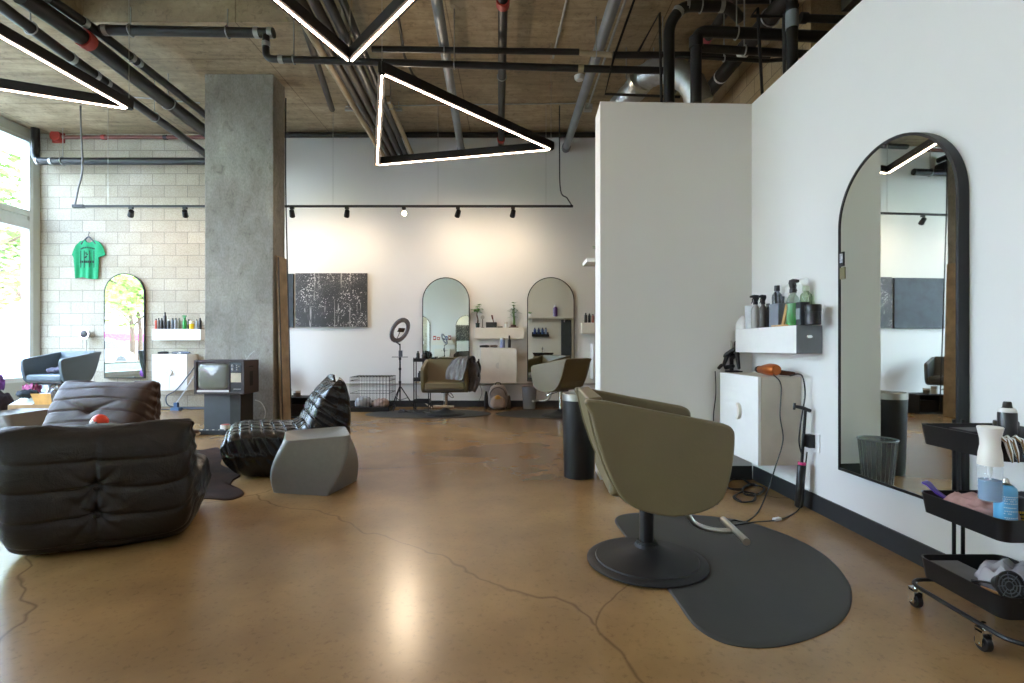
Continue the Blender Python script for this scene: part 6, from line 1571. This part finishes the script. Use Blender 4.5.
salon_chair('charcoal salon chair before the right mirror on the front wall', (-1.78, -1.35, 0), math.radians(95), .02, mat=plain('charcoal_vinyl', '#403d36', .45, 0, .05, 5, .25, 90), W=.70, col_mat=M_CHROME)
salon_chair('charcoal salon chair before the left mirror on the front wall', (-3.60, -1.35, 0), math.radians(85), .02, mat=plain('charcoal_vinyl', '#403d36', .45, 0, .05, 5, .25, 90), W=.70, col_mat=M_CHROME)

# ------------------------------------------------------------------ outdoors, beyond the windows
def mat_ground():
    m, nt, b = new_mat('pavement'); v = coords(nt)
    L(nt, ramp(nt, noise(nt, v, 1.5, 6), [(.3, hexc('#8f8d84')), (.7, hexc('#aaa89f'))]), b.inputs['Base Color']); b.inputs['Roughness'].default_value = .9; return m
MG = mat_ground()
struct(MB().bb(-60, XL - .21, -60, 60, -.35, -.05).build('sidewalk', MG, smooth=0))
struct(MB().bb(-21.5, -14.5, -60, 60, -.045, -.03).build('road', plain('asphalt', '#6c6c6c', .9), smooth=0))
struct(MB().bb(-14.5, -14.2, -60, 60, -.045, .10).build('kerb', plain('kerb_concrete', '#b0aea6', .9), smooth=0))
M_FOL = []
for k, c in enumerate(('#8eb04c', '#a6c65a', '#6f9044')): M_FOL.append(plain('foliage_%s' % c[1:], c, .7, 0, .45, 3))
def tree(label, loc, h, R_, seed, fm):
    t = thing('tree', label, 'tree', loc); rnd = random.Random(seed)
    m = MB(); m.tube(catmull([(0, 0, -.05), (.08, .05, h * .25), (-.05, .1, h * .5), (.05, 0, h * .8)], 5), [.16 - .007 * i for i in range(16)], 10)
    for i in range(7):
        a = rnd.uniform(0, 6.28); z0 = h * rnd.uniform(.28, .6)
        m.tube(catmull([(0, 0, z0), (math.cos(a) * R_ * .4, math.sin(a) * R_ * .4, z0 + h * .12), (math.cos(a) * R_ * .8, math.sin(a) * R_ * .8, z0 + h * .2)], 4), [.06 - .005 * j for j in range(9)], 6)
    m.build('trunk', M_BARK, t)
    m = MB(); cl = [(rnd.uniform(-1, 1), rnd.uniform(-1, 1), rnd.uniform(-.8, 1)) for _ in range(26)]
    for i in range(3600):
        c = cl[i % 26]; 
        while True:
            p = Vector((rnd.uniform(-1, 1), rnd.uniform(-1, 1), rnd.uniform(-1, 1)))
            if p.length < 1: break
        p = Vector((c[0] * R_ * .75 + p.x * R_ * .36, c[1] * R_ * .75 + p.y * R_ * .36, h * .66 + c[2] * h * .30 + p.z * R_ * .30))
        s_ = rnd.uniform(.09, .17); q = Vector((rnd.uniform(-1, 1), rnd.uniform(-1, 1), rnd.uniform(-1, 1))).normalized(); u_, v_ = frame_of(q)
        m.add([p - u_ * s_, p - v_ * s_ * .5, p + u_ * s_, p + v_ * s_ * .5], [(0, 1, 2, 3)])
    m.build('foliage', fm, t, smooth=0); return t
tree('bright green street tree reflected in the block wall mirror', (-13.0, -.9, 0), 6.0, 3.0, 1, M_FOL[0])
tree('yellow-green street tree seen farther away in the block wall mirror', (-19.5, -8.5, 0), 6.6, 3.4, 2, M_FOL[1])
tree('green street tree outside the left windows, nearest the corner', (-14.5, 13.4, 0), 6.5, 2.6, 3, M_FOL[2])
tree('green street tree farther off outside the left windows', (-19.0, 20.5, 0), 7.0, 3.0, 4, M_FOL[0])
tree('street tree outside the window wall near the front of the room', (-22.0, -12.5, 0), 7.5, 3.2, 6, M_FOL[0])
# buildings across the street
t = thing('shop_building', 'white shop building with a magenta band across the street', 'building', (-27.0, -15.0, -.05))
MB().bb(-3, 0, -16, 16, 0, 7).build('wall', plain('shop_white', '#dcdcdc', .8), t, smooth=0)
MB().bb(.0, .25, -16, 16, 1.48, 1.98).build('awning_band', plain('magenta_paint', '#d8249a', .6), t, smooth=0)
for i in range(8):
    y = -15 + i * 4; f = MB().bb(.0, .06, y, y + 3.0, .3, 1.7).build('window', plain('shop_frame', '#9aa0a4', .5), t, smooth=0)
    MB().bb(.06, .07, y + .1, y + 2.9, .4, 1.6).build('pane', plain('shop_glass', '#3c4450', .15), f, smooth=0)
    f = MB().bb(.0, .06, y, y + 2.2, 3.4, 5.2).build('window', plain('shop_frame', '#9aa0a4', .5), t, smooth=0)
    MB().bb(.06, .07, y + .1, y + 2.1, 3.5, 5.1).build('pane', plain('shop_glass', '#3c4450', .15), f, smooth=0)
t = thing('office_building', 'pale office building across the street outside the left windows', 'building', (-27.0, 24.0, -.05))
MB().bb(-3, 0, -20, 18, 0, 9).build('wall', plain('office_wall', '#d9dcd8', .8), t, smooth=0)
for i in range(9):
    for z in (.8, 3.8, 6.6):
        f = MB().bb(.0, .06, -19 + i * 4, -16.4 + i * 4, z, z + 1.7).build('window', plain('shop_frame', '#9aa0a4', .5), t, smooth=0)
        MB().bb(.06, .07, -18.9 + i * 4, -16.5 + i * 4, z + .1, z + 1.6).build('pane', plain('office_glass', '#77848c', .15), f, smooth=0)
# car
t = thing('car', 'white car parked on the street, reflected in the block wall mirror', 'car', (-18.2, -3.6, -.03), PI / 2)
prof = [(-2.1, .35), (-2.15, .75), (-1.5, .92), (-1.0, 1.36), (.4, 1.42), (1.1, .98), (1.95, .85), (2.15, .6), (2.1, .3)]
MB().prism([(v.x, v.y) for v in catmull([(x, z, 0) for x, z in prof], 4)], 'y', -.85, .85).build('body', plain('car_white', '#e8e8e8', .25), t, bevel=.06, seg=3)
MB().prism([(-1.35, .95), (-.95, 1.28), (.35, 1.33), (.9, 1.0)], 'y', -.86, .86).build('side_window', plain('car_glass', '#20262b', .1), t, smooth=0)
for x in (-1.35, 1.3):
    for y in (-.78, .78): MB().cyl((x, y - .1, .34), (x, y + .1, .34), .33, n=24).build('wheel', M_BLACKP, t, smooth=30)
t = thing('planter', 'low pale green planter wall outside the windows', 'planter', (-11.2, .5, -.05))
MB().bb(-.35, .35, -6, 6, 0, .62).build('planter_box', plain('planter_green', '#aab4a0', .8), t, smooth=0, bevel=.01)
MB().bb(-.30, .30, -5.9, 5.9, .62, .66).build('planter_soil', plain('soil', '#5a4c3c', .9), t, smooth=0)
